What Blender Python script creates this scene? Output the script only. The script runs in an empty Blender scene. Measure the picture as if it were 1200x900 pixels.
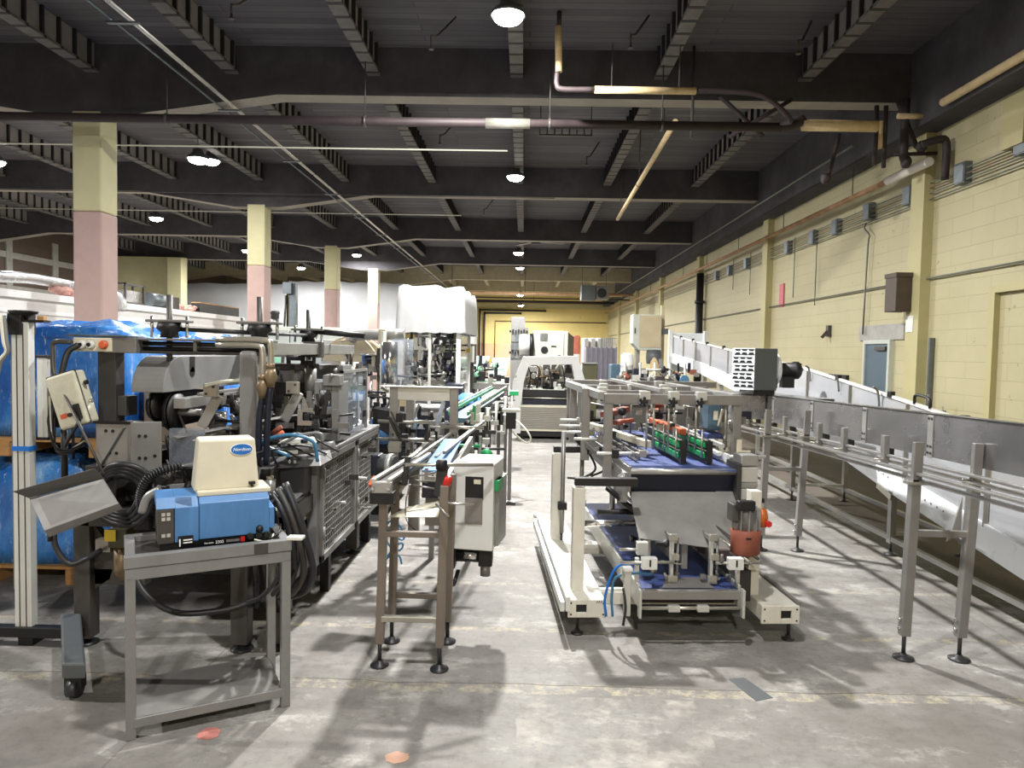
import bpy, bmesh, math, random
from mathutils import Vector as V, Matrix as Mx
rnd = random.Random(7)
S = bpy.context.scene
COL = S.collection
PI = math.pi

# ---------------------------------------------------------------- camera
F, CX, CY, H = 830.0, 600.0, 450.0, 1.65
_d = V(((614 - CX) / F, (412 - CY) / F, 1.0)).normalized()      # world +Y seen from the camera (x right, y down, z forward)
_u = V((math.sin(.02), -math.cos(.02), 0)); _u = (_u - _d * _u.dot(_d)).normalized()
_r = _d.cross(_u)
if _r.x < 0: _r = -_r
cam_d = bpy.data.cameras.new('camera'); cam = bpy.data.objects.new('camera', cam_d); COL.objects.link(cam)
cam_d.sensor_fit = 'HORIZONTAL'; cam_d.sensor_width = 36; cam_d.lens = 36 * F / 1200; cam_d.clip_start = .05; cam_d.clip_end = 200
def _w(c): return V((c.dot(_r), c.dot(_d), c.dot(_u)))
_m = Mx((_w(V((1, 0, 0))), _w(V((0, -1, 0))), _w(V((0, 0, -1))))).transposed().to_4x4()
_m.translation = V((0, 0, H)); cam.matrix_world = _m
S.camera = cam
def ray(px, py): return _w(V(((px - CX) / F, (py - CY) / F, 1)))
def at(px, py, Y): v = ray(px, py); return v * (Y / v.y) + V((0, 0, H))          # on the plane y = Y
def fl(px, py, z=0): v = ray(px, py); return v * ((z - H) / v.z) + V((0, 0, H))  # on the plane z
def wx(px, py, X): v = ray(px, py); return v * (X / v.x) + V((0, 0, H))          # on the plane x = X

# ---------------------------------------------------------------- view, world, light levels
vs = S.view_settings; vs.view_transform = 'Standard'; vs.look = 'None'; vs.gamma = 1; vs.use_curve_mapping = False
vs.exposure = 0.75
LAMP_W = 330.0
wd = bpy.data.worlds.new('world'); S.world = wd; wd.use_nodes = True
wd.node_tree.nodes['Background'].inputs[0].default_value = (.8, .87, 1, 1); wd.node_tree.nodes['Background'].inputs[1].default_value = .04

# ---------------------------------------------------------------- materials
def lin(h):
    h = h.lstrip('#'); c = [int(h[i:i + 2], 16) / 255 for i in (0, 2, 4)]
    return [x / 12.92 if x <= .04045 else ((x + .055) / 1.055) ** 2.4 for x in c] + [1]
def mat(name, col, rough=.5, metal=0, var=.12, scale=6, stretch=None, emit=0, alpha=1, bump=0, spec=.5, trans=0):
    m = bpy.data.materials.new(name); m.use_nodes = True; nt = m.node_tree; N = nt.nodes; L = nt.links
    b = N['Principled BSDF']; c = lin(col) if isinstance(col, str) else list(col) + [1]
    b.inputs['Base Color'].default_value = c; b.inputs['Roughness'].default_value = rough; b.inputs['Metallic'].default_value = metal
    b.inputs['Specular IOR Level'].default_value = spec
    if trans: b.inputs['Transmission Weight'].default_value = trans; b.inputs['IOR'].default_value = 1.05
    if emit: b.inputs['Emission Color'].default_value = c; b.inputs['Emission Strength'].default_value = emit
    if var:
        tc = N.new('ShaderNodeTexCoord'); nz = N.new('ShaderNodeTexNoise'); nz.inputs['Scale'].default_value = scale; nz.inputs['Detail'].default_value = 5
        nz.inputs['Roughness'].default_value = .65
        src = tc.outputs['Object']
        if stretch:
            mp = N.new('ShaderNodeMapping'); mp.inputs['Scale'].default_value = stretch; L.new(src, mp.inputs[0]); src = mp.outputs[0]
        L.new(src, nz.inputs['Vector'])
        rp = N.new('ShaderNodeValToRGB'); rp.color_ramp.elements[0].position = .3; rp.color_ramp.elements[1].position = .72
        rp.color_ramp.elements[0].color = [x * (1 - var) for x in c[:3]] + [1]; rp.color_ramp.elements[1].color = [min(1, x * (1 + var)) for x in c[:3]] + [1]
        L.new(nz.outputs['Fac'], rp.inputs[0]); L.new(rp.outputs[0], b.inputs['Base Color'])
        mr = N.new('ShaderNodeMapRange'); mr.inputs['To Min'].default_value = max(.02, rough - .1); mr.inputs['To Max'].default_value = min(1, rough + .1)
        L.new(nz.outputs['Fac'], mr.inputs[0]); L.new(mr.outputs[0], b.inputs['Roughness'])
        if bump:
            bp = N.new('ShaderNodeBump'); bp.inputs['Strength'].default_value = bump; bp.inputs['Distance'].default_value = .02
            L.new(nz.outputs['Fac'], bp.inputs['Height']); L.new(bp.outputs[0], b.inputs['Normal'])
    if alpha < 1: b.inputs['Alpha'].default_value = alpha
    return m
M = {}
def mk(k, *a, **kw): M[k] = mat(k, *a, **kw)
mk('steel_dark', '#4b4845', .45, .3); mk('steel_mid', '#7d7b78', .42, .35); mk('steel_light', '#9b9a97', .35, .4)
mk('machine_grey', '#7c7c7b', .5, .1); mk('machine_dark', '#3a3836', .5, .2); mk('black', '#141414', .5); mk('black_gloss', '#101012', .22)
mk('rubber', '#29292b', .42); mk('alu', '#c6c6c0', .38, .45, var=.06); mk('alu_white', '#d4d5d1', .42, .2, var=.05)
mk('stainless', '#a7a7a8', .27, .85, var=.22, scale=2.2); mk('stainless_leg', '#908e8b', .38, .55, var=.1)
mk('taupe_leg', '#7b7269', .45, .35, var=.08); mk('chrome', '#d8d8d8', .15, .95, var=0); mk('zinc', '#b5b2a8', .3, .75, var=.1)
mk('white', '#cfd0cd', .4, 0, var=.05); mk('white_paint', '#cdcabd', .45, 0, var=.08, scale=9); mk('white_cool', '#e6ebf0', .3, 0, var=.03)
mk('cream', '#cdc7b2', .45, 0, var=.05); mk('cream_dirty', '#c6c4b0', .5, 0, var=.14, scale=14); mk('blue_paint', '#4a7bb0', .45, 0, var=.14, scale=5, stretch=(3, 3, .6))
mk('blue_belt', '#3b4a7e', .62, 0, var=.2, scale=7); mk('navy', '#161a2b', .4, 0, var=.2); mk('blue_motor', '#4a6475', .4, .1); mk('blue_hose', '#3f7599', .35, 0, var=0)
mk('blue_wire', '#1d6fc8', .35, 0, var=0); mk('green', '#1c8a50', .4, 0, var=.1); mk('orange', '#c9603a', .45, 0, var=.15); mk('red', '#c3261e', .35, 0, var=.05)
mk('terracotta', '#854937', .6, 0, var=.14); mk('brass', '#7b6a52', .45, .4, var=.25, scale=20); mk('olive', '#4b4a33', .4, .1); mk('yellow', '#e3c73a', .5, 0, var=.05)
mk('wood', '#b58a58', .75, 0, var=.22, scale=5, stretch=(1, 1, 6)); mk('cardboard', '#8d7f71', .8, 0, var=.08); mk('paper', '#dcdcd4', .7, 0, var=.03)
mk('cabinet', '#b4b8ae', .5, 0, var=.05); mk('cabinet_white', '#cfcfc4', .5, 0, var=.05); mk('green_tint', '#8fcaa6', .3, 0, var=.05)
mk('charcoal', '#55595a', .5, .1, var=.05); mk('insul', '#cbb48a', .75, 0, var=.16, scale=10); mk('pipe_brown', '#33292a', .65, .1, var=.25, scale=5); mk('pipe_rust', '#b08a6a', .7, 0, var=.3, scale=4)
mk('pipe_white', '#dcd8cf', .6, 0, var=.08); mk('conduit', '#666962', .45, .4, var=.1); mk('galv', '#6b7276', .4, .6, var=.2); mk('pink_sign', '#c0606c', .6)
mk('door_blue', '#4b5d69', .5, 0, var=.1); mk('concrete_grey', '#a09e98', .85, 0, var=.15); mk('duct_brown', '#4d4238', .6, .2, var=.2); mk('rail_rust', '#6d5a4c', .5, .5, var=.25, scale=8)
mk('col_yellow', '#b9b48d', .6, 0, var=.07, scale=3); mk('col_pink', '#a98f88', .6, 0, var=.08, scale=3); mk('pil_yellow', '#b0a87c', .6, 0, var=.06, scale=3)
mk('partition', '#e6e6e4', .6, 0, var=.03); mk('sheet', '#cfd1d4', .5, 0, var=.03, scale=3, bump=.5); mk('pink_wool', '#c79c92', .95, 0, var=.25, scale=15); mk('foil', '#b9b9ba', .25, .8, var=.3, scale=12, bump=.8)
mk('purple_grey', '#8a8794', .55, .1, var=.2, scale=5, stretch=(4, 4, .5)); mk('peach', '#b58f7a', .8); mk('beige_disc', '#b7a98a', .5, .1, var=.08); mk('amber', '#b5602a', .2, 0, var=.2, scale=30)
mk('cable_white', '#dcdccc', .4, 0, var=0); mk('ink', '#2b2f38', .5, 0, var=0); mk('logo_blue', '#1f68b0', .35, 0, var=0); mk('letter_white', '#f2f2f0', .5, 0, var=0); mk('spray_red', '#a96c63', .85, 0, var=.35, scale=30)
mk('lens', (1, .97, .93), .5, 0, var=0, emit=26); mk('soffit_lit', '#8f897e', .85, 0, var=.15, scale=2); mk('salmon', '#b0614d', .6, 0, var=.2); mk('tent', '#959595', .5, 0, var=.03, scale=3, bump=.4); mk('far_pale', '#a39a80', .8); mk('joist_web', '#85807b', .8, 0, var=.15, scale=3); mk('joist_fin', '#232122', .7); mk('joist_flange', '#5f5b57', .75, 0, var=.25)
def clear(name, col, a, rough=.08):
    m = bpy.data.materials.new(name); m.use_nodes = True; nt = m.node_tree; N = nt.nodes
    b = N['Principled BSDF']; b.inputs['Base Color'].default_value = lin(col); b.inputs['Roughness'].default_value = rough; b.inputs['Alpha'].default_value = a
    M[name] = m
clear('acrylic', '#848c96', .42); clear('film', '#b2b4b8', .68, .25); clear('green_glass', '#a7c9bd', .6, .15); clear('clear_plastic', '#e3e6e8', .4, .12)

def node_mat(name):
    m = bpy.data.materials.new(name); m.use_nodes = True; nt = m.node_tree; M[name] = m
    return m, nt, nt.nodes, nt.links, nt.nodes['Principled BSDF']
def mixc(N, L, fac, a, b, mode='MIX'):
    x = N.new('ShaderNodeMix'); x.data_type = 'RGBA'; x.blend_type = mode
    for s, v in ((x.inputs[0], fac), (x.inputs[6], a), (x.inputs[7], b)):
        if hasattr(v, 'links'): L.new(v, s)
        else: s.default_value = v
    return x.outputs[2]
def ramp(N, L, src, stops):
    r = N.new('ShaderNodeValToRGB'); e = r.color_ramp.elements
    while len(e) < len(stops): e.new(.5)
    for q, (p, c) in zip(e, stops): q.position = p; q.color = (c, c, c, 1) if isinstance(c, (int, float)) else c
    L.new(src, r.inputs[0]); return r.outputs[0]
def noise(N, L, src, scale, det=6, rough=.6, stretch=None):
    if stretch:
        mp = N.new('ShaderNodeMapping'); mp.inputs['Scale'].default_value = stretch; L.new(src, mp.inputs[0]); src = mp.outputs[0]
    n = N.new('ShaderNodeTexNoise'); n.inputs['Scale'].default_value = scale; n.inputs['Detail'].default_value = det; n.inputs['Roughness'].default_value = rough
    L.new(src, n.inputs['Vector']); return n.outputs['Fac']
def mth(N, L, op, a, b=0.0, c=0.0):
    x = N.new('ShaderNodeMath'); x.operation = op
    for i, v in enumerate((a, b, c)):
        if hasattr(v, 'links'): L.new(v, x.inputs[i])
        else: x.inputs[i].default_value = v
    return x.outputs[0]

# worn concrete floor
m, nt, N, L, B = node_mat('concrete_floor')
g = N.new('ShaderNodeNewGeometry').outputs['Position']
n1 = noise(N, L, g, .55, 8, .65); n2 = noise(N, L, g, 2.3, 10, .74, (1, 1.6, 1)); n3 = noise(N, L, g, 16, 8, .8); n4 = noise(N, L, g, .9, 5, .6, (1.3, .6, 1))
base = ramp(N, L, n1, [(.3, lin('#6f6b66')), (.5, lin('#827f7a')), (.68, lin('#94928e'))])
base = mixc(N, L, ramp(N, L, n2, [(.36, .7), (.5, 0)]), base, lin('#65615b'))
base = mixc(N, L, ramp(N, L, n2, [(.54, 0), (.62, .55)]), base, lin('#b3b1ab'))
base = mixc(N, L, ramp(N, L, n4, [(.56, 0), (.66, .45)]), base, lin('#6f6961'))
base = mixc(N, L, ramp(N, L, n3, [(.36, .45), (.5, 0)]), base, lin('#58544f'))
sx = N.new('ShaderNodeSeparateXYZ'); L.new(g, sx.inputs[0]); X, Y = sx.outputs[0], sx.outputs[1]
wob = mth(N, L, 'MULTIPLY', mth(N, L, 'SUBTRACT', noise(N, L, g, 1.2, 3), .5), .10)
def band(c, pos, w):      # worn painted stripe across the hall / along the aisle
    d = mth(N, L, 'ABSOLUTE', mth(N, L, 'SUBTRACT', mth(N, L, 'ADD', c, wob), pos))
    return mth(N, L, 'LESS_THAN', d, w)
wear = ramp(N, L, noise(N, L, g, 12, 8, .8), [(.48, 0), (.6, .7)])
for pos, w, cc in ((3.40, .05, '#b5ab90'), (4.13, .03, '#b0a58a'), (4.95, .03, '#aaa591'), (5.85, .035, '#b0ac9a')):
    base = mixc(N, L, mth(N, L, 'MULTIPLY', band(Y, pos, w), wear), base, lin(cc))
wear2 = ramp(N, L, noise(N, L, g, 3.1, 8, .7, (1, 1, 1)), [(.5, 0), (.62, .45)])
patch = mth(N, L, 'MULTIPLY', mth(N, L, 'MULTIPLY', band(X, .42, .42), band(Y, 3.02, .3)), wear2)
base = mixc(N, L, patch, base, lin('#bbb5a9'))
for pos in (3.44, 6.4, 9.5, 12.6):
    base = mixc(N, L, mth(N, L, 'MULTIPLY', band(Y, pos, .006), .6), base, lin('#4a463f'))
for pos in (-1.6, 2.9):
    base = mixc(N, L, mth(N, L, 'MULTIPLY', band(X, pos, .005), .45), base, lin('#57534c'))
# shade under the sloping belt by the right wall, painted into the floor
belt_shade = ramp(N, L, mth(N, L, 'ADD', X, wob), [(.0, 0), (1, 1)]) if False else mth(N, L, 'GREATER_THAN', mth(N, L, 'ADD', X, wob), 3.35)
base = mixc(N, L, mth(N, L, 'MULTIPLY', belt_shade, .75), base, lin('#574c42'))
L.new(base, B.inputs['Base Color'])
L.new(ramp(N, L, n2, [(.3, .62), (.7, .85)]), B.inputs['Roughness'])
bp = N.new('ShaderNodeBump'); bp.inputs['Strength'].default_value = .15; bp.inputs['Distance'].default_value = .01; L.new(n3, bp.inputs['Height']); L.new(bp.outputs[0], B.inputs['Normal'])

# painted block wall; axis 'Y' runs along the hall, 'X' across it
def block_wall(name, axis, col, pink=None, ph=0, lines=1.06):
    m, nt, N, L, B = node_mat(name)
    g = N.new('ShaderNodeNewGeometry').outputs['Position']
    s = N.new('ShaderNodeSeparateXYZ'); L.new(g, s.inputs[0]); c = N.new('ShaderNodeCombineXYZ')
    L.new(s.outputs[1 if axis == 'Y' else 0], c.inputs[0]); L.new(s.outputs[2], c.inputs[1])
    b = N.new('ShaderNodeTexBrick'); L.new(c.outputs[0], b.inputs[0]); b.inputs['Scale'].default_value = 1; b.inputs['Brick Width'].default_value = .8; b.inputs['Row Height'].default_value = .203
    b.inputs['Mortar Size'].default_value = .006; b.inputs['Mortar Smooth'].default_value = .4; b.inputs['Bias'].default_value = 0
    k = lin(col); b.inputs['Color1'].default_value = k; b.inputs['Color2'].default_value = [x * .97 for x in k[:3]] + [1]; b.inputs['Mortar'].default_value = [x * lines * .8 for x in k[:3]] + [1]
    o = b.outputs[0]
    if pink:
        f = mth(N, L, 'LESS_THAN', s.outputs[2], ph); o = mixc(N, L, f, o, lin(pink))
    n = noise(N, L, g, 1.1, 7, .65, (1, 1, .7)); o = mixc(N, L, ramp(N, L, n, [(.35, .35), (.55, 0)]), o, [x * .82 for x in k[:3]] + [1])
    n = noise(N, L, g, 7, 6, .7); o = mixc(N, L, ramp(N, L, n, [(.325, .75), (.345, 0)]), o, lin('#6a5a44'))
    L.new(o, B.inputs['Base Color']); B.inputs['Roughness'].default_value = .62
    bp = N.new('ShaderNodeBump'); bp.inputs['Strength'].default_value = .4; bp.inputs['Distance'].default_value = .01; L.new(b.outputs[1], bp.inputs['Height']); bp.invert = True; L.new(bp.outputs[0], B.inputs['Normal'])
block_wall('wall_yellow', 'Y', '#b3ab87'); block_wall('wall_yellow_back', 'X', '#d0bd78', '#b8957a', 2.15)
block_wall('wall_dark_left', 'Y', '#5a4c44', lines=1.5)

# board-marked dark ceiling slab
m, nt, N, L, B = node_mat('ceiling_boards')
g = N.new('ShaderNodeNewGeometry').outputs['Position']
w = N.new('ShaderNodeTexBrick'); w.inputs['Scale'].default_value = 1; w.inputs['Brick Width'].default_value = 3.7; w.inputs['Row Height'].default_value = .15; w.inputs['Mortar Size'].default_value = .008; w.inputs['Mortar Smooth'].default_value = .6; w.offset = .37
w.inputs['Color1'].default_value = lin('#504d50'); w.inputs['Color2'].default_value = lin('#656264'); w.inputs['Mortar'].default_value = lin('#39373a'); L.new(g, w.inputs[0])
o = w.outputs[0]
n = noise(N, L, g, 1.2, 7, .7, (.5, 3, 1)); o = mixc(N, L, ramp(N, L, n, [(.35, .6), (.6, 0)]), o, lin('#423f42'))
L.new(o, B.inputs['Base Color']); B.inputs['Roughness'].default_value = .9
m, nt, N, L, B = node_mat('beam_concrete')
g = N.new('ShaderNodeNewGeometry').outputs['Position']
n = noise(N, L, g, 1.3, 8, .7); o = ramp(N, L, n, [(.3, lin('#343235')), (.55, lin('#454346')), (.75, lin('#565457'))])
L.new(o, B.inputs['Base Color']); B.inputs['Roughness'].default_value = .9
# shrink-wrapped blue loads; pale streaks are film with its highlights painted in
m, nt, N, L, B = node_mat('blue_wrap')
g = N.new('ShaderNodeNewGeometry').outputs['Position']
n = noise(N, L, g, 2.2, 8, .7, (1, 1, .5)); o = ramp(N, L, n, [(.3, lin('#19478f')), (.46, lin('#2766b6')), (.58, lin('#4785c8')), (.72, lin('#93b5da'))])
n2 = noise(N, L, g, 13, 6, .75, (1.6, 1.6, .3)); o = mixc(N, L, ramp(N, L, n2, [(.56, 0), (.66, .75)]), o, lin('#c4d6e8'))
L.new(o, B.inputs['Base Color']); B.inputs['Roughness'].default_value = .18
bp = N.new('ShaderNodeBump'); bp.inputs['Strength'].default_value = .6; bp.inputs['Distance'].default_value = .03; L.new(n, bp.inputs['Height']); L.new(bp.outputs[0], B.inputs['Normal'])

# ---------------------------------------------------------------- mesh builder
XF = {}
def wm(o): return XF.get(o.name, Mx.Identity(4)) if o else Mx.Identity(4)
def catmull(pts, k=6):
    P = [V(p) for p in pts]
    if len(P) < 3: return P
    P = [P[0] * 2 - P[1]] + P + [P[-1] * 2 - P[-2]]; out = []
    for i in range(1, len(P) - 2):
        a, b, c, d = P[i - 1:i + 3]
        for j in range(k):
            t = j / k
            out.append(.5 * (2 * b + (c - a) * t + (2 * a - 5 * b + 4 * c - d) * t * t + (3 * b - a - 3 * c + d) * t ** 3))
    out.append(P[-2]); return out
class MB:
    def __init__(s, F=None): s.v = []; s.f = []; s.m = []; s.s = []; s.F = F if isinstance(F, Mx) or F is None else wm(F)
    def add(s, vs, fs, m=0, sm=False):
        k = len(s.v); s.v += [V(x) for x in vs]
        for f in fs: s.f.append([k + i for i in f]); s.m.append(m); s.s.append(sm)
        return s
    def box(s, x0, x1, y0, y1, z0, z1, m=0):
        return s.add([(x, y, z) for z in (z0, z1) for y in (y0, y1) for x in (x0, x1)], [(0, 2, 3, 1), (4, 5, 7, 6), (0, 1, 5, 4), (2, 6, 7, 3), (0, 4, 6, 2), (1, 3, 7, 5)], m)
    def cbox(s, c, sx, sy, sz, m=0): return s.box(c[0] - sx / 2, c[0] + sx / 2, c[1] - sy / 2, c[1] + sy / 2, c[2] - sz / 2, c[2] + sz / 2, m)
    def bar(s, p, q, w, h=None, m=0, up=(0, 0, 1)):
        p, q = V(p), V(q); h = h or w; d = (q - p).normalized(); up = V(up)
        if abs(d.dot(up)) > .98: up = V((0, 1, 0))
        a = d.cross(up).normalized() * (w / 2); b = a.cross(d).normalized() * (h / 2)
        return s.add([p - a - b, p + a - b, q - a - b, q + a - b, p - a + b, p + a + b, q - a + b, q + a + b], [(0, 2, 3, 1), (4, 5, 7, 6), (0, 1, 5, 4), (2, 6, 7, 3), (0, 4, 6, 2), (1, 3, 7, 5)], m)
    def cyl(s, p, q, r, n=12, r2=None, m=0): return s.tube([p, q], r, n, m, r2=r2, k=1)
    def tube(s, pts, r, n=8, m=0, r2=None, k=6, smooth=True):
        P = catmull(pts, k) if k > 1 else [V(p) for p in pts]
        t = (P[1] - P[0]).normalized(); a = t.orthogonal().normalized(); R = []
        for i, p in enumerate(P):
            t2 = (P[min(i + 1, len(P) - 1)] - P[max(i - 1, 0)]).normalized(); a = (a - t2 * a.dot(t2)).normalized(); b = t2.cross(a)
            rr = r if r2 is None else r + (r2 - r) * i / (len(P) - 1)
            R.append([p + (a * math.cos(2 * PI * j / n) + b * math.sin(2 * PI * j / n)) * rr for j in range(n)])
        vs = [x for q in R for x in q]; fs = []
        for i in range(len(P) - 1):
            for j in range(n): fs.append((i * n + j, i * n + (j + 1) % n, (i + 1) * n + (j + 1) % n, (i + 1) * n + j))
        s.add(vs, fs, m, smooth); k0 = len(s.v) - len(vs)
        s.f += [[k0 + j for j in range(n)][::-1], [len(s.v) - n + j for j in range(n)]]; s.m += [m, m]; s.s += [False, False]
        return s
    def lathe(s, c, ax, prof, n=20, m=0):
        c, ax = V(c), V(ax).normalized(); a = ax.orthogonal().normalized(); b = ax.cross(a); vs = []; fs = []
        for t, r in prof: vs += [c + ax * t + (a * math.cos(2 * PI * j / n) + b * math.sin(2 * PI * j / n)) * max(r, 1e-4) for j in range(n)]
        for i in range(len(prof) - 1):
            for j in range(n): fs.append((i * n + j, i * n + (j + 1) % n, (i + 1) * n + (j + 1) % n, (i + 1) * n + j))
        s.add(vs, fs, m, True); k0 = len(s.v) - len(vs)
        s.f += [[k0 + j for j in range(n)][::-1], [len(s.v) - n + j for j in range(n)]]; s.m += [m, m]; s.s += [False, False]
        return s
    def prism(s, pts, vec, m=0):
        n = len(pts); P = [V(p) for p in pts]; vec = V(vec)
        return s.add(P + [p + vec for p in P], [tuple(range(n))[::-1], tuple(range(n, 2 * n))] + [(i, (i + 1) % n, n + (i + 1) % n, n + i) for i in range(n)], m)
    def ball(s, c, r, n=10, sz=1, m=0):
        return s.lathe((c[0], c[1], c[2]), (0, 0, 1), [(-r * sz * math.cos(PI * i / n), r * math.sin(PI * i / n)) for i in range(n + 1)], 2 * n, m)
    def build(s, name, mats, par=None, bev=0, tag=None):
        W = s.F or Mx.Identity(4); vs = [W @ v for v in s.v]
        if par: inv = wm(par).inverted(); vs = [inv @ v for v in vs]; org = None
        else:
            lo = [min(v[i] for v in vs) for i in range(3)]; hi = [max(v[i] for v in vs) for i in range(3)]
            org = V(((lo[0] + hi[0]) / 2, (lo[1] + hi[1]) / 2, lo[2])); vs = [v - org for v in vs]
        me = bpy.data.meshes.new(name); me.from_pydata([tuple(v) for v in vs], [], s.f)
        for x in (mats if isinstance(mats, (list, tuple)) else [mats]): me.materials.append(M[x])
        me.polygons.foreach_set('material_index', s.m); me.polygons.foreach_set('use_smooth', s.s)
        bm = bmesh.new(); bm.from_mesh(me); bmesh.ops.recalc_face_normals(bm, faces=bm.faces); bm.to_mesh(me); bm.free()
        o = bpy.data.objects.new(name, me); COL.objects.link(o)
        if par: o.parent = par; XF[o.name] = wm(par)
        else: o.location = org; XF[o.name] = Mx.Translation(org)
        if bev:
            b = o.modifiers.new('bevel', 'BEVEL'); b.width = bev; b.segments = 2; b.limit_method = 'ANGLE'; b.angle_limit = .7
        if tag: tagp(o, *tag)
        return o
def tagp(o, label=None, cat=None, group=None, kind=None):
    for k, v in (('label', label), ('category', cat), ('group', group), ('kind', kind)):
        if v: o[k] = v
    return o
def thing(name, label, cat, loc=(0, 0, 0), rz=0, group=None, sc=1):
    o = bpy.data.objects.new(name, None); COL.objects.link(o); o.empty_display_size = .1
    o.location = loc; o.rotation_euler = (0, 0, rz); o.scale = (sc, sc, sc); XF[o.name] = Mx.Translation(V(loc)) @ Mx.Rotation(rz, 4, 'Z') @ Mx.Scale(sc, 4)
    return tagp(o, label, cat, group)
def copy_tree(o, parent=None):
    c = o.copy(); COL.objects.link(c)
    if parent: c.parent = parent
    for ch in [x for x in ALLCH(o)]: copy_tree(ch, c)
    return c
def ALLCH(o): return list(o.children)
def copies(root, loc, rz=0, label=None):
    c = copy_tree(root); c.location = loc; c.rotation_euler = (0, 0, rz)
    if label: c['label'] = label
    return c
def struct(o): o['kind'] = 'structure'; return o
def writing(name, text, par, mtx, size, m, ext=.0008, align='CENTER', shear=0):
    cu = bpy.data.curves.new(name, 'FONT'); cu.body = text; cu.size = size; cu.extrude = ext; cu.align_x = align; cu.align_y = 'CENTER'; cu.shear = shear
    t = bpy.data.objects.new(name + '_tmp', cu); COL.objects.link(t); bpy.context.view_layer.update()
    me = bpy.data.meshes.new_from_object(t.evaluated_get(bpy.context.evaluated_depsgraph_get())); bpy.data.objects.remove(t)
    me.name = name; me.materials.clear(); me.materials.append(M[m]); me.transform(mtx)
    o = bpy.data.objects.new(name, me); COL.objects.link(o); o.parent = par; XF[o.name] = wm(par); return o
# ================================================================ SETTING
XL, XR, YF, YB = -17.0, 5.43, -6.5, 46.3
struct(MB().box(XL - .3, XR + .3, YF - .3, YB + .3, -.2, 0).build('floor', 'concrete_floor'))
struct(MB().box(XL - .3, XR + .3, YF - .3, 34.2, 5.69, 5.9).build('ceiling', 'ceiling_boards')); struct(MB().box(XL - .3, XR + .3, 34.2, YB + .3, 5.69, 5.9).build('ceiling', 'far_pale'))  # paler colour from the far bays to the back wall
struct(MB().box(XR, XR + .3, YF - .3, YB + .3, 0, 5.69).build('wall_right', 'wall_yellow'))
struct(MB().box(XL - .3, XR, YB, YB + .3, 0, 5.69).build('wall_back', 'wall_yellow_back'))
struct(MB().box(XL - .3, XL, YF - .3, YB, 0, 5.69).build('wall_left', 'wall_dark_left'))
struct(MB().box(XL, XR, YF - .3, YF, 0, 5.69).build('wall_front', 'wall_yellow_back'))
struct(MB().box(5.06, XR, YF, YB, 4.66, 5.69).build('edge_beam', 'beam_concrete'))
# haunched cross beams
for k in range(-2, 6):
    y = 9.67 + 6.1 * k
    pr = [(XL, 5.6), (5.06, 5.6), (5.06, 5.05), (-3.4, 5.05), (-5.5, 4.74), (-6.5, 4.74), (-8.6, 5.05), (-14.8, 5.05), (-16.6, 4.76), (XL, 4.76)]
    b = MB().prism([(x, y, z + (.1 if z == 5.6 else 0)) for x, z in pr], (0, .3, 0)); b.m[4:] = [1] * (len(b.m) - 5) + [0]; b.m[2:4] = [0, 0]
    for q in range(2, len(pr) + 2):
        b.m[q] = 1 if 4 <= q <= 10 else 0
    struct(b.build('ceiling_beam', ['beam_concrete', 'soffit_lit'] if k < 4 else ['far_pale', 'far_pale']))  # underside coloured lighter to carry light bounced off the floor
# lengthwise ribbed joists
for x in [-.17 + 1.915 * i for i in range(-8, 3)]:
    b = MB()
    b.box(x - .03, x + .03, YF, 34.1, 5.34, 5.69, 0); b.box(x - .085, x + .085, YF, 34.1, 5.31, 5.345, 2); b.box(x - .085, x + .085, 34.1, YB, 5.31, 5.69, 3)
    y = YF + .2
    while y < 34:
        for s in (-1, 1):
            b.box(min(x + s * .03, x + s * .075), max(x + s * .03, x + s * .075), y, y + .03, 5.345, 5.69, 1)
        b.box(x - .087, x + .087, y, y + .05, 5.306, 5.347, 1)
        y += .31
    struct(b.build('ceiling_joist', ['joist_web', 'joist_fin', 'joist_flange', 'far_pale']))
# columns with a pink lower half
for k in range(-1, 6):
    y = 9.86 + 6.1 * k; s = .2
    b = MB(); b.box(-6 - s, -6 + s, y - s, y + s, 0, 3.45, 1); b.box(-6 - s, -6 + s, y - s, y + s, 3.45, 4.8, 0)
    struct(b.build('column', ['col_yellow', 'col_pink'], bev=.025))
    y = 9.86 + 6.1 * k
    b = MB().box(5.29, 5.45, y - .22, y + .1, 0, 4.75)
    struct(b.build('pilaster', 'pil_yellow'))
# wall stub corbel on the near right wall
struct(MB().prism([(5.43, 7.8, 4.0), (5.43, 8.15, 4.0), (5.43, 8.15, 4.55), (5.43, 7.8, 4.55)], (-.13, 0, 0)).build('corbel', 'pil_yellow'))
# blue door, its frame and lintel
dY0, dY1 = 10.5, 11.32
b = MB(); b.box(5.36, 5.45, dY0, dY0 + .06, 0, 1.93); b.box(5.36, 5.45, dY1 - .06, dY1, 0, 1.93); b.box(5.36, 5.45, dY0 + .06, dY1 - .06, 1.87, 1.93)
fr = struct(b.build('door_1', 'cabinet'))
d = MB().box(5.385, 5.42, dY0 + .06, dY1 - .06, .02, 1.87).build('door_leaf', 'door_blue', fr)
b = MB().cyl((5.385, dY1 - .14, 1.0), (5.33, dY1 - .14, 1.0), .012); b.bar((5.335, dY1 - .15, 1.0), (5.335, dY1 - .26, 1.0), .015); b.build('door_handle', 'chrome', d)
MB().bar((5.37, dY0 + .1, 1.8), (5.37, dY0 + .42, 1.8), .05, .06).build('door_closer', 'steel_dark', d)
struct(MB().box(5.40, 5.44, 10.2, 11.55, 1.93, 2.16).build('lintel', 'concrete_grey'))
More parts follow.
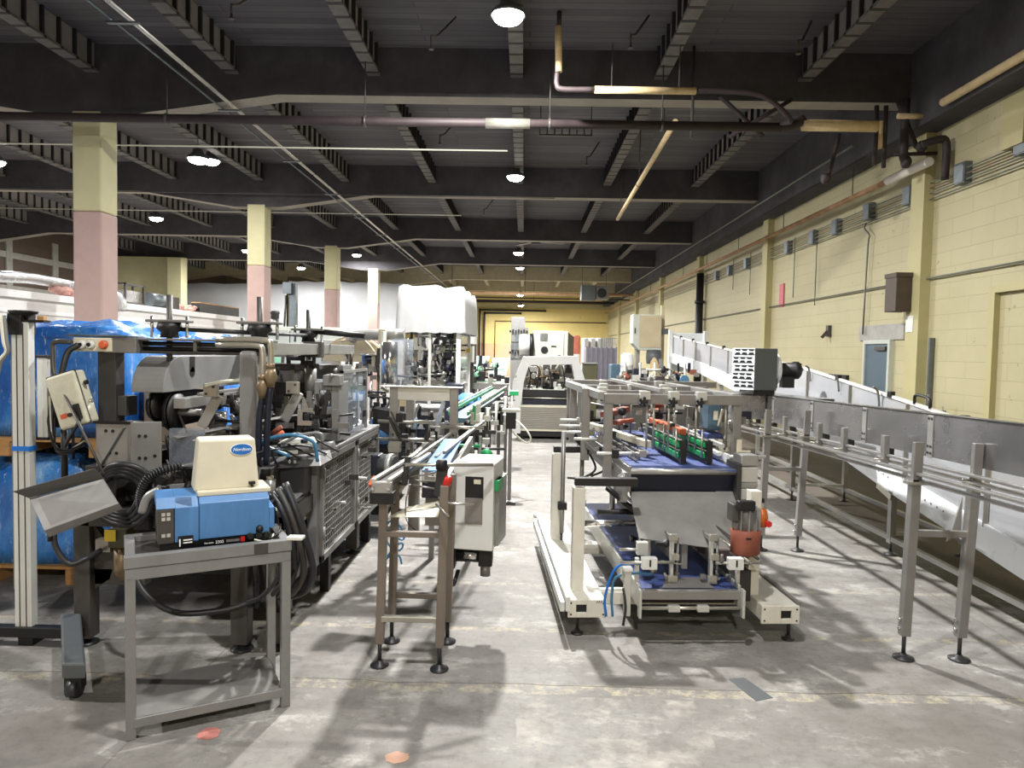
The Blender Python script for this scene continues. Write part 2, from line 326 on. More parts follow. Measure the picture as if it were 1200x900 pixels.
# painted-over doorway at the right edge of the view
b = MB(); b.box(5.33, 5.45, 8.17, 8.27, 0, 2.5); b.box(5.33, 5.45, 7.0, 8.17, 2.42, 2.5)
d2 = struct(b.build('door_2', 'pil_yellow')); MB().box(5.40, 5.45, 7.0, 8.17, 0, 2.42).build('door_leaf', 'wall_yellow', d2)
# white half-height partition beside the column row
b = MB(); b.box(-7.2, -7.05, 5.5, 17.6, 0, 2.26); b.box(-7.26, -6.97, 5.5, 17.6, 2.26, 2.36); b.box(-7.05, -7.02, 5.5, 17.6, 2.05, 2.08)
struct(b.build('partition', 'partition'))
# yellow cross wall and panelled dark wall in the far left bay
struct(MB().box(XL, -13.3, 27.5, 27.8, 0, 5.05).build('wall_bay', 'col_yellow'))
struct(MB().box(-13.75, -13.2, 27.1, 27.45, 0, 5.0).build('bay_pillar', 'col_yellow', bev=.02))
b = MB()
for y in [11.5 + 2.3 * i for i in range(7)]: b.box(XL - .01, XL + .06, y, y + .28, 0, 5.2)
for z in (2.15, 3.3, 4.4): b.box(XL - .01, XL + .05, 9, 27.4, z, z + .2)
struct(b.build('trim_1', 'concrete_grey'))
struct(MB().box(-17, 5.43, 46.22, 46.32, 4.45, 4.75).build('trim_2', 'pil_yellow'))

# ================================================================ CEILING LAMPS
def lamp(x, y, z, label, power=1.0, lit=True, light=True):
    t = thing('high_bay_lamp', label, 'ceiling lamp', (x, y, z), 0, 'round high bay lamps')
    MB(t).lathe((0, 0, 0), (0, 0, 1), [(.02, .17), (.0, .185), (.03, .185), (.07, .15), (.11, .09), (.17, .085), (.19, .03)], 24).build('housing', 'charcoal', t)
    MB(t).lathe((0, 0, 0), (0, 0, 1), [(-.075, .0), (-.07, .07), (-.05, .125), (-.02, .155), (.018, .165)], 24).build('lens', 'lens' if lit else 'white', t)
    MB(t).cyl((0, 0, .19), (0, 0, max(.25, (5.3 if abs(x + .24) < .01 else 5.68) - z)), .008).build('hanging_rod', 'steel_dark', t)
    if lit and light:
        l = bpy.data.lights.new('lamp_light', 'AREA'); l.shape = 'DISK'; l.size = .22; l.energy = LAMP_W * power; l.color = (1, .985, .965)
        o = bpy.data.objects.new('lamp_light', l); COL.objects.link(o); o.location = (x, y, z - .085)
    return t
row = [(7.67, 5.19, 'brilliant round ceiling lamp nearest the viewer, at the top edge above the aisle'), (14.4, 5.14, 'second round ceiling lamp along the aisle, below the long brown pipe'),
       (23.6, 4.9, 'third round ceiling lamp along the aisle, beside the dark ceiling fan'), (29.5, 5.1, 'fourth round ceiling lamp along the aisle, just under the third'),
       (36.0, 4.5, 'small bright lamp above the far machines, second from the back wall'), (42.5, 4.4, 'last and lowest small lamp near the yellow back wall')]
for (y, z, l), pw in zip(row, (1.45, 1.25, 1.2, 1.2, 2.0, 1.8)): lamp(-.24, y, z, l, pw)
lamp(-.05, 2.3, 5.1, 'round ceiling lamp overhead, above the front machines', .36); lamp(-.24, -4.2, 5.1, 'round ceiling lamp behind the viewer', .95)
for px, py, Y, l, p in ((232, 187, 12.4, 'left lamp of the dim pair hung close together above the left bay', .12), (247, 189, 13.9, 'right lamp of the dim pair hung close together above the left bay', .12), (183, 256, 19.0, 'lit lamp between the first and second yellow columns', 1.6),
                        (-6, 190, 13.0, 'lamp cut by the left edge of the picture, high up', 1.5), (289, 294, 26.0, 'lamp just left of the second column, low in the far bay', .9), (353, 314, 30.0, 'lamp between the second and third columns', .8), (418, 299, 27.0, 'oval lamp right of the third column under a haunched beam', .7)):
    p0 = at(px, py, Y); lamp(p0.x, p0.y, p0.z, l, p or 1, p > 0)
lamp(-8.5, 3.0, 5.1, 'unseen fill lamp added over the left bay beside the viewer', 1.5)  # extra lamp added to brighten the partition and blue loads

# ================================================================ PIPES AND CONDUITS OVERHEAD
def pipe(name, pts, r, m, label, cat='pipe', k=1, extra=None, group=None):
    o = MB().tube(pts, r, 12, k=k).build(name, m); tagp(o, label, cat, group)
    return o
MP = 9.2; a = at(-40, 141, MP); z0 = 4.56
t = thing('water_main_pipe', 'long brown pipe crossing the hall under the first beam', 'pipe', (0, MP, z0))
MB(t).cyl((-9, 0, 0), (3.2, 0, 0), .058, 14).build('pipe_run', 'pipe_brown', t)
for x in (-8.0, -4.66, -2.1, .27, 1.7):
    b = MB(t).cyl((x, 0, .06), (x, 0, .75), .009, 6); b.lathe((x - .015, 0, 0), (1, 0, 0), [(0, .07), (.03, .07)], 12); b.build('hanger', 'steel_dark', t)
MB(t).cyl((-.55, 0, 0), (.02, 0, 0), .064, 14).build('pipe_sleeve', 'zinc', t)
MB(t).tube([(3.2, 0, 0), (3.35, 0, .02), (3.5, 0, .1)], .06, 12, k=4).build('elbow', 'pipe_brown', t)
MB(t).cyl((3.48, 0, .03), (4.42, 0, .03), .072, 14).build('insulation', 'insul', t)
t = thing('insulated_drop_pipe', 'short tan insulated pipe dropping from the ceiling right of the brightest lamp', 'pipe', (.33, 8.6, 4.78))
MB(t).cyl((.02, 0, .2), (0, 0, .73), .042, 12).build('insulation', 'insul', t)
MB(t).tube([(.0, 0, .2), (0, 0, .05), (.08, 0, -.0), (.45, 0, 0)], .034, 10).build('elbow', 'pipe_brown', t)
MB(t).cyl((.01, 0, .73), (.01, 0, .9), .03, 10).build('pipe_end', 'pipe_brown', t)
t = thing('insulated_cross_pipe', 'tan insulated pipe running crosswise below the first beam, right of the lamp', 'pipe', (.78, 8.6, 4.78))
MB(t).cyl((0, 0, 0), (1.2, 0, 0), .042, 12).build('insulation', 'insul', t)
MB(t).tube([(1.2, 0, 0), (1.5, 0, 0), (2.0, 0, -.05), (2.4, .2, -.25), (2.4, .5, -.2)], .03, 10).build('pipe_run', 'pipe_brown', t)
for x in (.2, 1.0): MB(t).cyl((x, 0, .04), (x, 0, .55), .007, 6).build('hanger', 'steel_dark', t)
t = thing('insulated_long_pipe', 'long tan insulated pipe running away under the beams right of the aisle', 'pipe', (1.95, 9.6, 4.72))
MB(t).cyl((0, 0, .02), (.12, 6.7, -.02), .04, 12).build('insulation', 'insul', t)
for y in (1.0, 3.2, 5.6): MB(t).cyl((.04, y, .03), (.04, y, .96), .007, 6).build('hanger', 'steel_dark', t)
MB(t).lathe((.06, 3.4, 0), (0, 1, 0), [(0, .045), (.04, .045)], 12).build('strap', 'pipe_brown', t)
pipe('insulated_corner_pipe', [(5.0, 6.0, 4.74), (4.98, 8.75, 4.74)], .05, 'insul', 'tan insulated pipe along the top of the right wall at the picture edge')
pipe('insulated_short_pipe', [wx(1052, 136, 4.75), wx(1052, 136, 4.75) + V((.4, 0, 0))], .035, 'insul', 'short tan pipe end beside the dark valve cluster')
# dark branch pipes crossing in an X under the second bay
t = thing('branch_pipes', 'dark crossed branch pipes right of the long tan pipe', 'pipe', (2.6, 9.5, 4.6))
MB(t).cyl((-.1, 0, .45), (.55, .2, .0), .03).build('pipe_run', 'pipe_brown', t); MB(t).cyl((.85, 0, .42), (.1, .2, -.02), .028).build('pipe_run', 'pipe_brown', t)
MB(t).cyl((-.45, 0, 1.08), (-.45, 0, -.1), .02).build('pipe_run', 'steel_dark', t)
# wall-side valve cluster
t = thing('valve_cluster', 'cluster of dark pipes, valves and elbows high on the right wall', 'pipe', (4.55, 9.5, 4.2))
for pts, r in (([(.0, 0, .75), (.0, 0, -.02)], .03), ([(.12, .0, .75), (.12, 0, -.05)], .028), ([(.32, -.1, .8), (.32, -.1, .12), (.36, -.1, .02)], .055), ([(.28, 0, .8), (.5, 0, .3), (.55, 0, .22)], .035),
               ([(-.3, .4, .5), (-.42, .4, -.02), (-.46, .4, -.1)], .03), ([(.5, -.2, .2), (.68, -.25, .25), (.78, -.25, .2), (.78, -.25, -.25)], .05), ([(.2, 0, .12), (.75, -.1, .12)], .025)):
    MB(t).tube(pts, r, 10, k=4).build('pipe_run', 'pipe_brown', t)
for c in ((.36, -.1, 0), (.55, -.1, .2), (-.46, .4, -.1)):
    MB(t).lathe(V(c) - V((.05, 0, 0)), (1, 0, 0), [(0, .05), (.02, .075), (.08, .075), (.1, .05)], 12).build('flange', 'pipe_brown', t)
MB(t).cyl((.06, 0, .2), (.06, 0, .55), .034).build('insulation', 'insul', t)
t = thing('steam_pipe', 'pale rust-stained pipe running the length of the right wall on hangers', 'pipe', (5.18, 9.5, 4.2))
MB(t).cyl((0, -.15, 0), (0, .9, 0), .06, 14).build('insulation', 'pipe_white', t); MB(t).cyl((0, .9, 0), (0, 36, 0), .04, 12).build('pipe_run', 'pipe_rust', t)
for y in range(2, 34, 3): MB(t).cyl((0, y, .04), (0, y, .5), .008, 6).build('hanger', 'steel_dark', t)
nm = ('uppermost', 'second', 'third', 'lowest')
for i, z in enumerate((4.0, 3.93, 3.86, 3.78)):
    t = tagp(MB().cyl((5.37, 5.5, z), (5.37, 46, z), .010, 8).build('conduit', 'conduit' if i != 1 else 'rail_rust'), nm[i] + ' of the four thin conduits running along the yellow wall', 'conduit', 'wall conduits')
for i, (px, py) in enumerate(((1197, 166), (1124, 203), (1062, 229), (1015, 248), (977, 266), (950, 278), (921, 290), (895, 300), (873, 309), (853, 317), (838, 323))):
    p = wx(px, py, 5.33); w = .10 if i else .12
    t = thing('junction_box', ['grey junction box at the right picture edge on the wall conduits', 'grey junction box on the wall conduits right of the dark elbow pipe', 'narrow dark junction box left of the dark elbow pipe', 'junction box with a conduit dropping to the blue door',
              'fifth junction box from the right along the wall conduits', 'sixth junction box from the right along the wall conduits', 'seventh junction box from the right along the wall conduits', 'eighth junction box from the right along the wall conduits', 'ninth junction box from the right along the wall conduits',
              'tenth junction box from the right along the wall conduits', 'farthest junction box in the row along the wall conduits'][i], 'electrical box', p, 0, 'junction boxes on the right wall')
    MB(t).box(-.0, .1, -w, w, -.13, .13).build('box_body', 'galv', t, .006); MB(t).box(-.01, .0, -w * .92, w * .92, -.115, .115).build('cover_plate', 'galv', t)
pipe('door_conduit', [wx(1015, 262, 5.36), wx(1013, 268, 5.36), wx(1019, 276, 5.36), wx(1017, 290, 5.36), wx(1011, 392, 5.36)], .013, 'conduit', 'thin grey conduit dropping down the yellow wall beside the blue door', 'conduit', 3)
pipe('lower_conduit', [(5.38, 5.5, 2.73), (5.38, 45, 2.73)], .012, 'conduit', 'single conduit running low along the whole yellow wall', 'conduit')
for i, px in enumerate((958, 932, 880, 860)):
    p = wx(px, 268 + (960 - px) * .35, 5.37); pipe('drop_conduit', [p, p - V((0, 0, 1.4 - .2 * i))], .009, 'conduit', ['rightmost thin conduit drop on the wall left of the blue door', 'second thin conduit drop left of the blue door', 'thin conduit drop right of the black downpipe', 'thin conduit drop close to the black downpipe'][i], 'conduit')
p = wx(1070, 348, 5.2)
t = thing('wall_duct', 'dark brown metal duct box on the yellow pilaster', 'duct', (5.29, 9.98, 2.3))
MB(t).box(-.22, 0, -.16, .14, 0, .52).build('duct_body', 'duct_brown', t, .008); MB(t).box(-.23, .0, -.17, .15, .47, .53).build('rim', 'duct_brown', t)
tagp(MB().box(5.282, 5.2895, 9.76, 9.94, 2.02, 2.24).build('notice_sheet', 'paper'), 'white blank sheet under the dark wall duct', 'sign')
p = wx(916, 346, 5.41); tagp(MB().box(5.4, 5.43, p.y - .12, p.y + .12, p.z - .24, p.z + .24).build('wall_sign', 'pink_sign'), 'small pink sign on the yellow wall', 'sign')
p = wx(971, 388, 5.4); t = thing('wall_bracket', 'small dark bracket fixed alone on the yellow wall', 'bracket', (5.43, p.y, p.z))
b = MB(t).box(-.06, 0, -.05, .05, -.1, .1); b.build('plate', 'steel_dark', t); MB(t).bar((-.05, 0, 0), (-.14, .02, -.12), .05).build('hook', 'duct_brown', t)
p = wx(1091, 396, 5.38); tagp(MB().box(5.36, 5.42, p.y - .018, p.y + .018, .3, p.z).build('wall_raceway', 'galv'), 'vertical grey raceway strip on the wall right of the duct', 'conduit')
p = wx(821, 302, 5.25); t = thing('downpipe', 'thick black downpipe standing against the yellow wall', 'pipe', (5.26, p.y, 0))
MB(t).cyl((0, 0, 0), (0, 0, 4.1), .11, 16).build('pipe_run', 'black', t)
for z in (1.5, 3.2): MB(t).lathe((0, 0, z), (0, 0, 1), [(0, .15), (.08, .15)], 16).build('collar', 'black', t)
pipe('eave_conduit', [(4.67, 10.4, 4.7), (4.67, 42, 4.7)], .018, 'conduit', 'thin pale conduit running away under the ceiling edge on the right', 'conduit')
b = MB(); q = wx(975, 440, 5.40); tagp(MB().box(5.38, 5.43, 11.9, 13.6, .9, 1.36).build('wall_panel_board', 'black'), 'dark board low on the yellow wall behind the black blower motor', 'board')
# paired lengthwise conduits left of the aisle with cross brackets
t = thing('conduit_rack', 'pair of bright conduits on cross brackets running diagonally under the left ceiling', 'conduit', (-4.1, 0, 4.9))
for x, r in ((-.1, .014), (.07, .014), (.1, .014)): MB(t).cyl((x, -2, 0), (x, 40, 0), r, 8).build('conduit', 'galv' if x < 0 else 'zinc', t)
for y in [2 + 2.6 * i for i in range(14)]: MB(t).box(-.16, .16, y, y + .05, -.03, -.012).build('bracket', 'galv', t)
for px, py, Y, X1, l in ((0, 168, 10.5, -.3, 'thin pale cable strung across the hall below the first beam'), (0, 222, 15.6, .6, 'thin dark rod strung across below the second beam'), (140, 246, 17.5, -1.6, 'thin pale cable strung across the left bay beyond the first column')):
    p = at(px, py, Y); pipe('crossing_cable', [(p.x - 3, Y, p.z), (X1, Y, p.z)], .011, 'cable_white' if 'pale' in l else 'steel_dark', l, 'cable')
# sprinkler drops
def sprinkler(x, y, l):
    t = thing('sprinkler_drop', l, 'sprinkler', (x, y, 5.2)); b = MB(t).tube([(.25, .3, .45), (.06, .05, .12), (0, 0, .1), (0, 0, .0)], .014, 8, k=2); b.build('pipe_run', 'steel_dark', t)
    MB(t).lathe((0, 0, -.06), (0, 0, 1), [(0, .03), (.01, .03), (.03, .012), (.06, .014)], 10).build('head', 'steel_dark', t)
for x, y, l in ((-1.15, 8.4, 'small sprinkler drop left of the brightest ceiling lamp'), (1.15, 8.3, 'small sprinkler drop right of the brightest ceiling lamp'), (-3.2, 7.7, 'small sprinkler drop above the left conduits'), (3.1, 8.4, 'small sprinkler drop in the right ceiling bay'), (-1.5, 12.2, 'small sprinkler drop in the second bay left of the aisle'), (1.1, 13.4, 'small sprinkler drop in the second bay right of the aisle'), (-1.1, 18.4, 'small sprinkler drop in the third ceiling bay')):
    sprinkler(x, y, l)
# ceiling grille, fan, unit heater
p = at(663, 154, 11.4); t = thing('ceiling_rack', 'dark ladder-like rack hung under the ceiling beside the second lamp', 'rack', p)
b = MB(t).box(-.42, .42, -.02, .02, .05, .075); b.box(-.42, .42, -.02, .02, -.075, -.05)
for i in range(8): b.box(-.42 + .117 * i, -.40 + .117 * i, -.02, .02, -.06, .06)
b.build('rack_frame', 'steel_dark', t)
for x in (-.4, .4): MB(t).cyl((x, 0, .07), (x, 0, 5.6 - p.z), .008, 6).build('hanger', 'steel_dark', t)
p = at(628, 282, 23.8); t = thing('ceiling_fan', 'dark ceiling fan beside the third aisle lamp', 'fan', p)
MB(t).lathe((0, 0, 0), (0, 0, 1), [(-.12, .05), (-.1, .16), (.1, .16), (.14, .06)], 16).build('motor', 'black', t); MB(t).cyl((0, 0, .14), (0, 0, 5.6 - p.z), .02).build('rod', 'steel_dark', t)
for i in range(3):
    c, s = math.cos(i * 2.094 + .2), math.sin(i * 2.094 + .2); MB(t).bar((.14 * c, .14 * s, -.04), (.95 * c, .95 * s, -.06), .18, .012).build('blade', 'steel_dark', t)
p = at(696, 344, 30); t = thing('unit_heater', 'boxy grey unit heater hung under the far ceiling', 'heater', p)
MB(t).box(-.55, .05, -.3, .3, -.3, .32).build('casing', 'charcoal', t, .02); MB(t).box(.08, .6, -.28, .28, -.26, .3).build('fan_housing', 'steel_mid', t, .02); MB(t).cyl((.3, -.3, 0), (.3, -.34, 0), .2, 18).build('fan_ring', 'black', t)
for x in (-.5, .5): MB(t).cyl((x, 0, .3), (x, 0, 5.68 - p.z), .01, 6).build('hanger', 'steel_dark', t)
for i, (Y, z, x0, x1, r, mm) in enumerate(((33, 4.35, -5, 5, .05, 'pipe_rust'), (34, 4.2, -12, 5, .03, 'pipe_brown'), (36.7, 4.6, -12, 5, .06, 'insul'), (40, 4.45, -4, 5, .08, 'pipe_brown'), (38.5, 4.75, -14, 5, .05, 'pil_yellow'))):
    hz_ = MB().cyl(((x0 + x1) / 2, Y, z), ((x0 + x1) / 2, Y, 5.68), .012, 6)
    fp_ = pipe('far_crossing_pipe', [(x0, Y, z), (x1, Y, z)], r, mm, ['rusty pipe crossing high before the back wall', 'thin brown pipe crossing high before the back wall', 'thick tan pipe crossing under the far ceiling', 'dark thick pipe close to the back wall with a heater beside it', 'yellow painted pipe crossing the far ceiling'][i])
    XF[fp_.name] = Mx.Translation(fp_.location); hz_.build('hanger', 'steel_dark', fp_)
t = thing('back_wall_pipes', 'pair of black pipes bending down the back wall', 'pipe', (-2.6, 46.1, 0))
for x, z in ((-.3, 4.3), (.0, 4.12)): MB(t).tube([(x, 0, .2), (x, 0, z - .25), (x + .06, 0, z - .05), (x + .3, 0, z), (4.0 if x else 2.4, 0, z)], .06, 10, k=3).build('pipe_run', 'black', t)
pipe('back_wall_rail', [(-1.9, 46.2, .4), (-1.9, 46.2, 3.6), (5.3, 46.2, 3.6)], .03, 'rail_rust', 'thin conduit framing the yellow back wall', 'conduit')
# ================================================================ helpers for machine parts
def bx(t, name, m, x0, y0, x1, y1, Y, dep, bev=.004, par=None):     # box with its front face at y = Y
    a = at(x0, y1, Y); b = at(x1, y0, Y)
    return MB().box(a.x, b.x, Y, Y + dep, a.z, b.z).build(name, m, par or t, bev)
def rod(t, name, m, p, q, r, n=10, par=None): return MB().cyl(p, q, r, n).build(name, m, par or t)
def tub(t, name, m, pts, r, n=8, par=None): return MB().tube(pts, r, n).build(name, m, par or t)
def foot(t, x, y, z, r=.045, par=None, F=None, z0=0):                      # levelling foot: stem and rubber disc
    b = MB(F); b.cyl((x, y, z0 + .02), (x, y, z), .011, 8); b.lathe((x, y, z0), (0, 0, 1), [(0, r), (.009, r), (.014, r * .45), (.03, .015)], 18); return b.build('levelling_foot', 'rubber', par or t)

# ================================================================ GLUE TABLE AND MELTER
TA = math.atan2(3.166 - 2.838, -1.042 + 1.619)
tb = thing('steel_work_table', 'grey square-tube steel table with a sheet lower shelf, nearest object on the left', 'table', (-1.62, 2.84, 0), TA)
TL, TD, TH = .665, .40, .775
for x in (0, TL - .04):
    for y in (0, TD - .04): MB(tb).box(x, x + .04, y, y + .04, 0, TH - .09).build('leg', 'machine_grey', tb, .003)
b = MB(tb); b.box(-.003, TL + .003, -.003, .04, TH - .05, TH); b.box(-.003, TL + .003, TD - .04, TD + .003, TH - .05, TH); b.box(0, .04, .04, TD - .04, TH - .05, TH); b.box(TL - .04, TL, .04, TD - .04, TH - .05, TH)
b.build('top_frame', 'machine_grey', tb, .003)
MB(tb).box(0, TL, 0, .02, TH - .1, TH - .052).build('apron_rail', 'machine_grey', tb, .003); MB(tb).box(0, TL, TD - .02, TD, TH - .1, TH - .052).build('apron_rail', 'machine_grey', tb, .003)
MB(tb).box(.035, TL - .035, .005, TD - .005, .085, .092).build('shelf', 'steel_mid', tb)
MB(tb).box(.03, TL - .03, -.002, .03, .05, .09).build('shelf_rail', 'machine_grey', tb, .003)
MB(tb).box(.03, TL - .03, .035, TD - .035, .738, .748).build('inner_ledge', 'steel_dark', tb)
MB(tb).box(TL - .16, TL - .1, -.0045, .0, TH - .049, TH - .002).build('tape_patch', 'steel_dark', tb)

gm = thing('hot_melt_unit', 'blue hot melt glue unit with a cream hopper lid standing on the grey table', 'glue machine', (-1.62 + .165 * math.cos(TA) - .075 * math.sin(TA), 2.84 + .165 * math.sin(TA) + .075 * math.cos(TA), .75), TA, None, .8)
GX0, GX1, GY0, GY1 = .02, .50, .03, .33
MB(gm).box(GX0 - .06, GX1 - .02, GY0 + .02, GY1, 0, .05).build('base_plate', 'black', gm, .005)
MB(gm).prism([(GX0 - .07, GY0, .045), (GX0 + .012, GY0, .045), (GX0 + .012, GY0, .235), (GX0 - .07, GY0, .235)], (0, .29, 0)).build('control_end', 'steel_dark', gm, .006)
for z in (.2, .175, .085):
    b = MB(gm)
    for x in (-.05, -.025): b.box(GX0 + x, GX0 + x + .018, GY0 - .004, GY0, z, z + .018)
    b.build('button', 'alu', gm)
MB(gm).prism([(GX0 - .075, GY0 + .0, .24), (GX0 + .1, GY0 - .004, .24), (GX0 + .1, GY0 + .05, .292), (GX0 - .075, GY0 + .05, .292), ], (0, .001, .0)).build('top_slope', 'blue_paint', gm)
MB(gm).prism([(GX0 + .014, GY0 - .004, .05), (GX0 + .014, GY0 - .004, .24), (GX0 + .014, GY0 + .05, .292), (GX0 + .014, GY1, .292), (GX0 + .014, GY1, .05)], (.12, 0, 0)).build('housing', 'blue_paint', gm, .004)
MB(gm).prism([(GX0 - .075, GY0 + .0, .236), (GX0 - .075, GY0 + .05, .292), (GX0 - .075, GY1, .292), (GX0 - .075, GY1, .236)], (.089, 0, 0)).build('end_cap', 'blue_paint', gm, .004)
MB(gm).prism([(GX0 + .136, GY0 - .008, .055), (GX0 + .136, GY0 - .008, .255), (GX0 + .136, GY0 + .03, .285), (GX0 + .136, GY1, .285), (GX0 + .136, GY1, .055)], (.37, 0, 0)).build('front_cover', 'blue_paint', gm, .005)
MB(gm).prism([(GX0 + .506, GY0 + .0, .08), (GX0 + .506, GY0 + .0, .2), (GX0 + .506, GY1 - .05, .22), (GX0 + .506, GY1 - .05, .08)], (.03, 0, 0)).build('side_box', 'blue_paint', gm, .004)
MB(gm).box(GX0 + .13, GX0 + .52, GY0 + .03, GY1 - .01, .285, .312).build('hopper_rim', 'cream', gm, .006)
h = MB(gm); hx0, hx1 = GX0 + .115, GX0 + .465
h.prism([(hx0, GY0 + .08, .305), (hx1, GY0 + .08, .305), (hx1 - .02, GY0 + .11, .59), (hx0 + .03, GY0 + .11, .59)], (0, .2, 0)); h.build('hopper_lid', 'cream', gm, .012)
MB(gm).box(hx0 + .29, hx0 + .325, GY0 + .062, GY0 + .082, .33, .345).build('lid_latch', 'black', gm); MB(gm).box(hx0 + .302, hx0 + .313, GY0 + .06, GY0 + .08, .315, .33).build('latch_stem', 'black', gm)
tilt = Mx.Rotation(-.095, 4, 'X')
lm = Mx.Translation((hx0 + .255, GY0 + .1, .53)) @ Mx.Rotation(-math.atan2(.03, .285), 4, 'X') @ Mx.Rotation(PI / 2, 4, 'X')
e = MB(gm)
pts = [(.058 * math.cos(2 * PI * i / 32), .031 * math.sin(2 * PI * i / 32), 0) for i in range(32)]
lg = MB(wm(gm) @ lm).prism(pts, (0, 0, .003)).build('logo_oval', 'logo_blue', gm)
MB(wm(gm) @ lm).prism([(p[0] * 1.07, p[1] * 1.1, -.001) for p in pts], (0, 0, .0025)).build('logo_border', 'letter_white', gm)
writing('logo_lettering', 'Nordson', lg, lm @ Mx.Translation((0, 0, .0035)), .026, 'letter_white', shear=.25)
fm = lambda x, z, y=GY0 - .012: Mx.Translation((x, y, z)) @ Mx.Rotation(PI / 2, 4, 'X')
pl = MB(gm).box(GX0 + .1, GX0 + .50, GY0 - .010, GY0 + .0, .012, .05).build('name_strip', 'black_gloss', gm)
writing('strip_lettering', 'Nordson', pl, fm(GX0 + .185, .032), .013, 'letter_white'); writing('strip_lettering', '2302', pl, fm(GX0 + .24, .032), .022, 'letter_white')
MB(gm).box(GX0 + .275, GX0 + .345, GY0 - .0115, GY0 - .009, .026, .04).build('strip_label', 'steel_mid', pl); MB(gm).box(GX0 + .35, GX0 + .372, GY0 - .012, GY0 - .009, .022, .05).build('strip_label', 'red', pl)
sk = MB(gm).box(GX0 + .03, GX0 + .105, GY0 - .014, GY0 - .003, .018, .085).build('socket_panel', 'black_gloss', gm, .002)
for z in (.06, .045): MB(gm).box(GX0 + .055, GX0 + .1, GY0 - .0165, GY0 - .013, z, z + .006).build('label_line', 'letter_white', sk)
MB(gm).box(GX0 + .035, GX0 + .042, GY0 - .0165, GY0 - .013, .03, .07).build('label_line', 'letter_white', sk)
for x in (.40, .445, .49): MB(gm).cyl((GX0 + x, GY0 + .0, .05), (GX0 + x, GY0 - .035, .05), .017).build('hose_port', 'black', gm)
MB(gm).lathe((GX0 + .45, GY0 - .02, .075), (0, -.2, 1), [(0, .02), (.02, .02), (.03, .012)], 10).build('knob', 'black', gm)
for dx, dz, r in ((.0, .0, .015), (.03, -.03, .017), (.05, -.015, .015)):
    MB(gm).tube([(GX1 - .02 + dx, .2, .12 + dz), (GX1 + .06 + dx, .3, .2 + dz), (GX1 + .12 + dx * 2, .34, .05), (GX1 + .14 + dx * 2, .30, -.25), (GX1 + .05 + dx * 2, .36, -.42), (GX1 - .02 + dx * 3, .5, -.5)], r, 10).build('heated_hose', 'rubber', gm)
b = MB(gm).lathe((GX1 + .19, .31, -.25), (0, .1, 1), [(0, .022), (.11, .022)], 12); b.build('hose_sleeve', 'machine_grey', gm)
MB(gm).tube([(GX0 + .45, GY0 + .1, .03), (GX0 + .5, GY0 - .02, .02), (GX0 + .56, GY0 + .0, .05), (GX0 + .6, GY0 + .15, .06)], .006, 8).build('cable', 'black', gm)
MB(gm).tube([(GX0 + .42, GY0 - .03, .03), (GX0 + .5, GY0 - .04, .01), (GX0 + .54, GY0 + .05, .03)], .005, 8).build('cable', 'cable_white', gm)
tagp(MB().box(-1.06, -.99, 3.16, 3.21, TH, TH + .012).build('paper_scrap', 'paper'), 'crumpled white scrap on the right corner of the grey table', 'paper')

# ================================================================ ALUMINIUM UPRIGHT
up = thing('aluminium_upright', 'tall pale aluminium profile post at the left edge on a black cross foot', 'post', (-2.70, 3.78, 0))
Yp = 3.74
a, c = at(16, 752, Yp), at(36, 372, Yp); x0, x1 = -2.735, -2.645
b = MB(); b.box(x0, x1, Yp, Yp + .05, .06, 1.755)
for gx in (.025, .06): b.box(x0 + gx, x0 + gx + .006, Yp - .003, Yp, .06, 1.75, 1)
b.build('profile', ['alu_white', 'machine_dark'], up, .004)
bx(up, 'end_cap', 'black', 8, 367, 24, 392, Yp - .01, .12); MB().box(x0 - .02, x0, Yp + .02, Yp + .05, .3, 1.72).build('cover_strip', 'machine_grey', up)
b = MB(); b.box(-2.655, -2.60, 3.82, 3.85, 1.13, 1.565); b.box(-2.63, -2.624, 3.817, 3.82, 1.13, 1.56); b.build('side_profile', 'alu_white', up, .003)
MB().box(-2.66, -2.595, 3.815, 3.855, 1.565, 1.58).build('profile_cap', 'black', up); MB().box(-2.66, -2.595, 3.815, 3.855, 1.115, 1.13).build('profile_cap', 'black', up)
MB().box(x0 - .003, x1 + .004, Yp - .006, Yp + .056, 1.065, 1.09).build('blue_strap', 'blue_wire', up)
MB().box(-2.72, -2.56, 3.74, 3.80, 1.755, 1.768).build('top_bar', 'black', up); MB().lathe((-2.69, 3.77, 1.768), (0, 0, 1), [(0, .02), (.02, .025), (.035, .065), (.042, .07), (.05, .07)], 16).build('top_knob', 'black', up)
MB().box(-2.61, -2.575, 3.76, 3.79, 1.768, 1.79).build('sensor_block', 'wood', up)
MB().box(-3.1, -2.36, 3.72, 3.78, .05, .105).build('cross_foot', 'black', up, .004); MB().box(-2.72, -2.64, 3.74, 3.86, .0, .05).build('foot_pad', 'black', up)
MB().box(-2.95, -2.9, 3.74, 3.80, .0, .05).build('foot_pad', 'black', up)
b = MB(); b.prism([(-2.09, 3.15, .105), (-1.985, 3.16, .105), (-1.985, 3.16, .18), (-2.09, 3.15, .18)], (-.40, .60, 0)); b.build('end_block', 'charcoal', up, .01)
MB().box(-2.10, -2.02, 3.18, 3.22, .05, .106).build('caster_fork', 'black', up); MB().lathe((-2.04, 3.2, .045), (-1, 0, 0), [(0, .044), (.045, .044)], 16).build('caster_wheel', 'rubber', up)
for x in (-2.695, -2.65): MB().cyl((x, Yp - .006, .09), (x, Yp, .09), .008).build('bolt', 'black', up)
for i, (px, r, m) in enumerate(((2, .012, 'cable_white'), (5, .01, 'machine_grey'))):
    tub(up, 'cable', m, [at(px, 370, 3.72), at(px + 3, 400, 3.7), at(px + (4 if i else 6), 412, 3.7), at(px - 4, 425, 3.7), at(px - 8, 440, 3.7)], r)

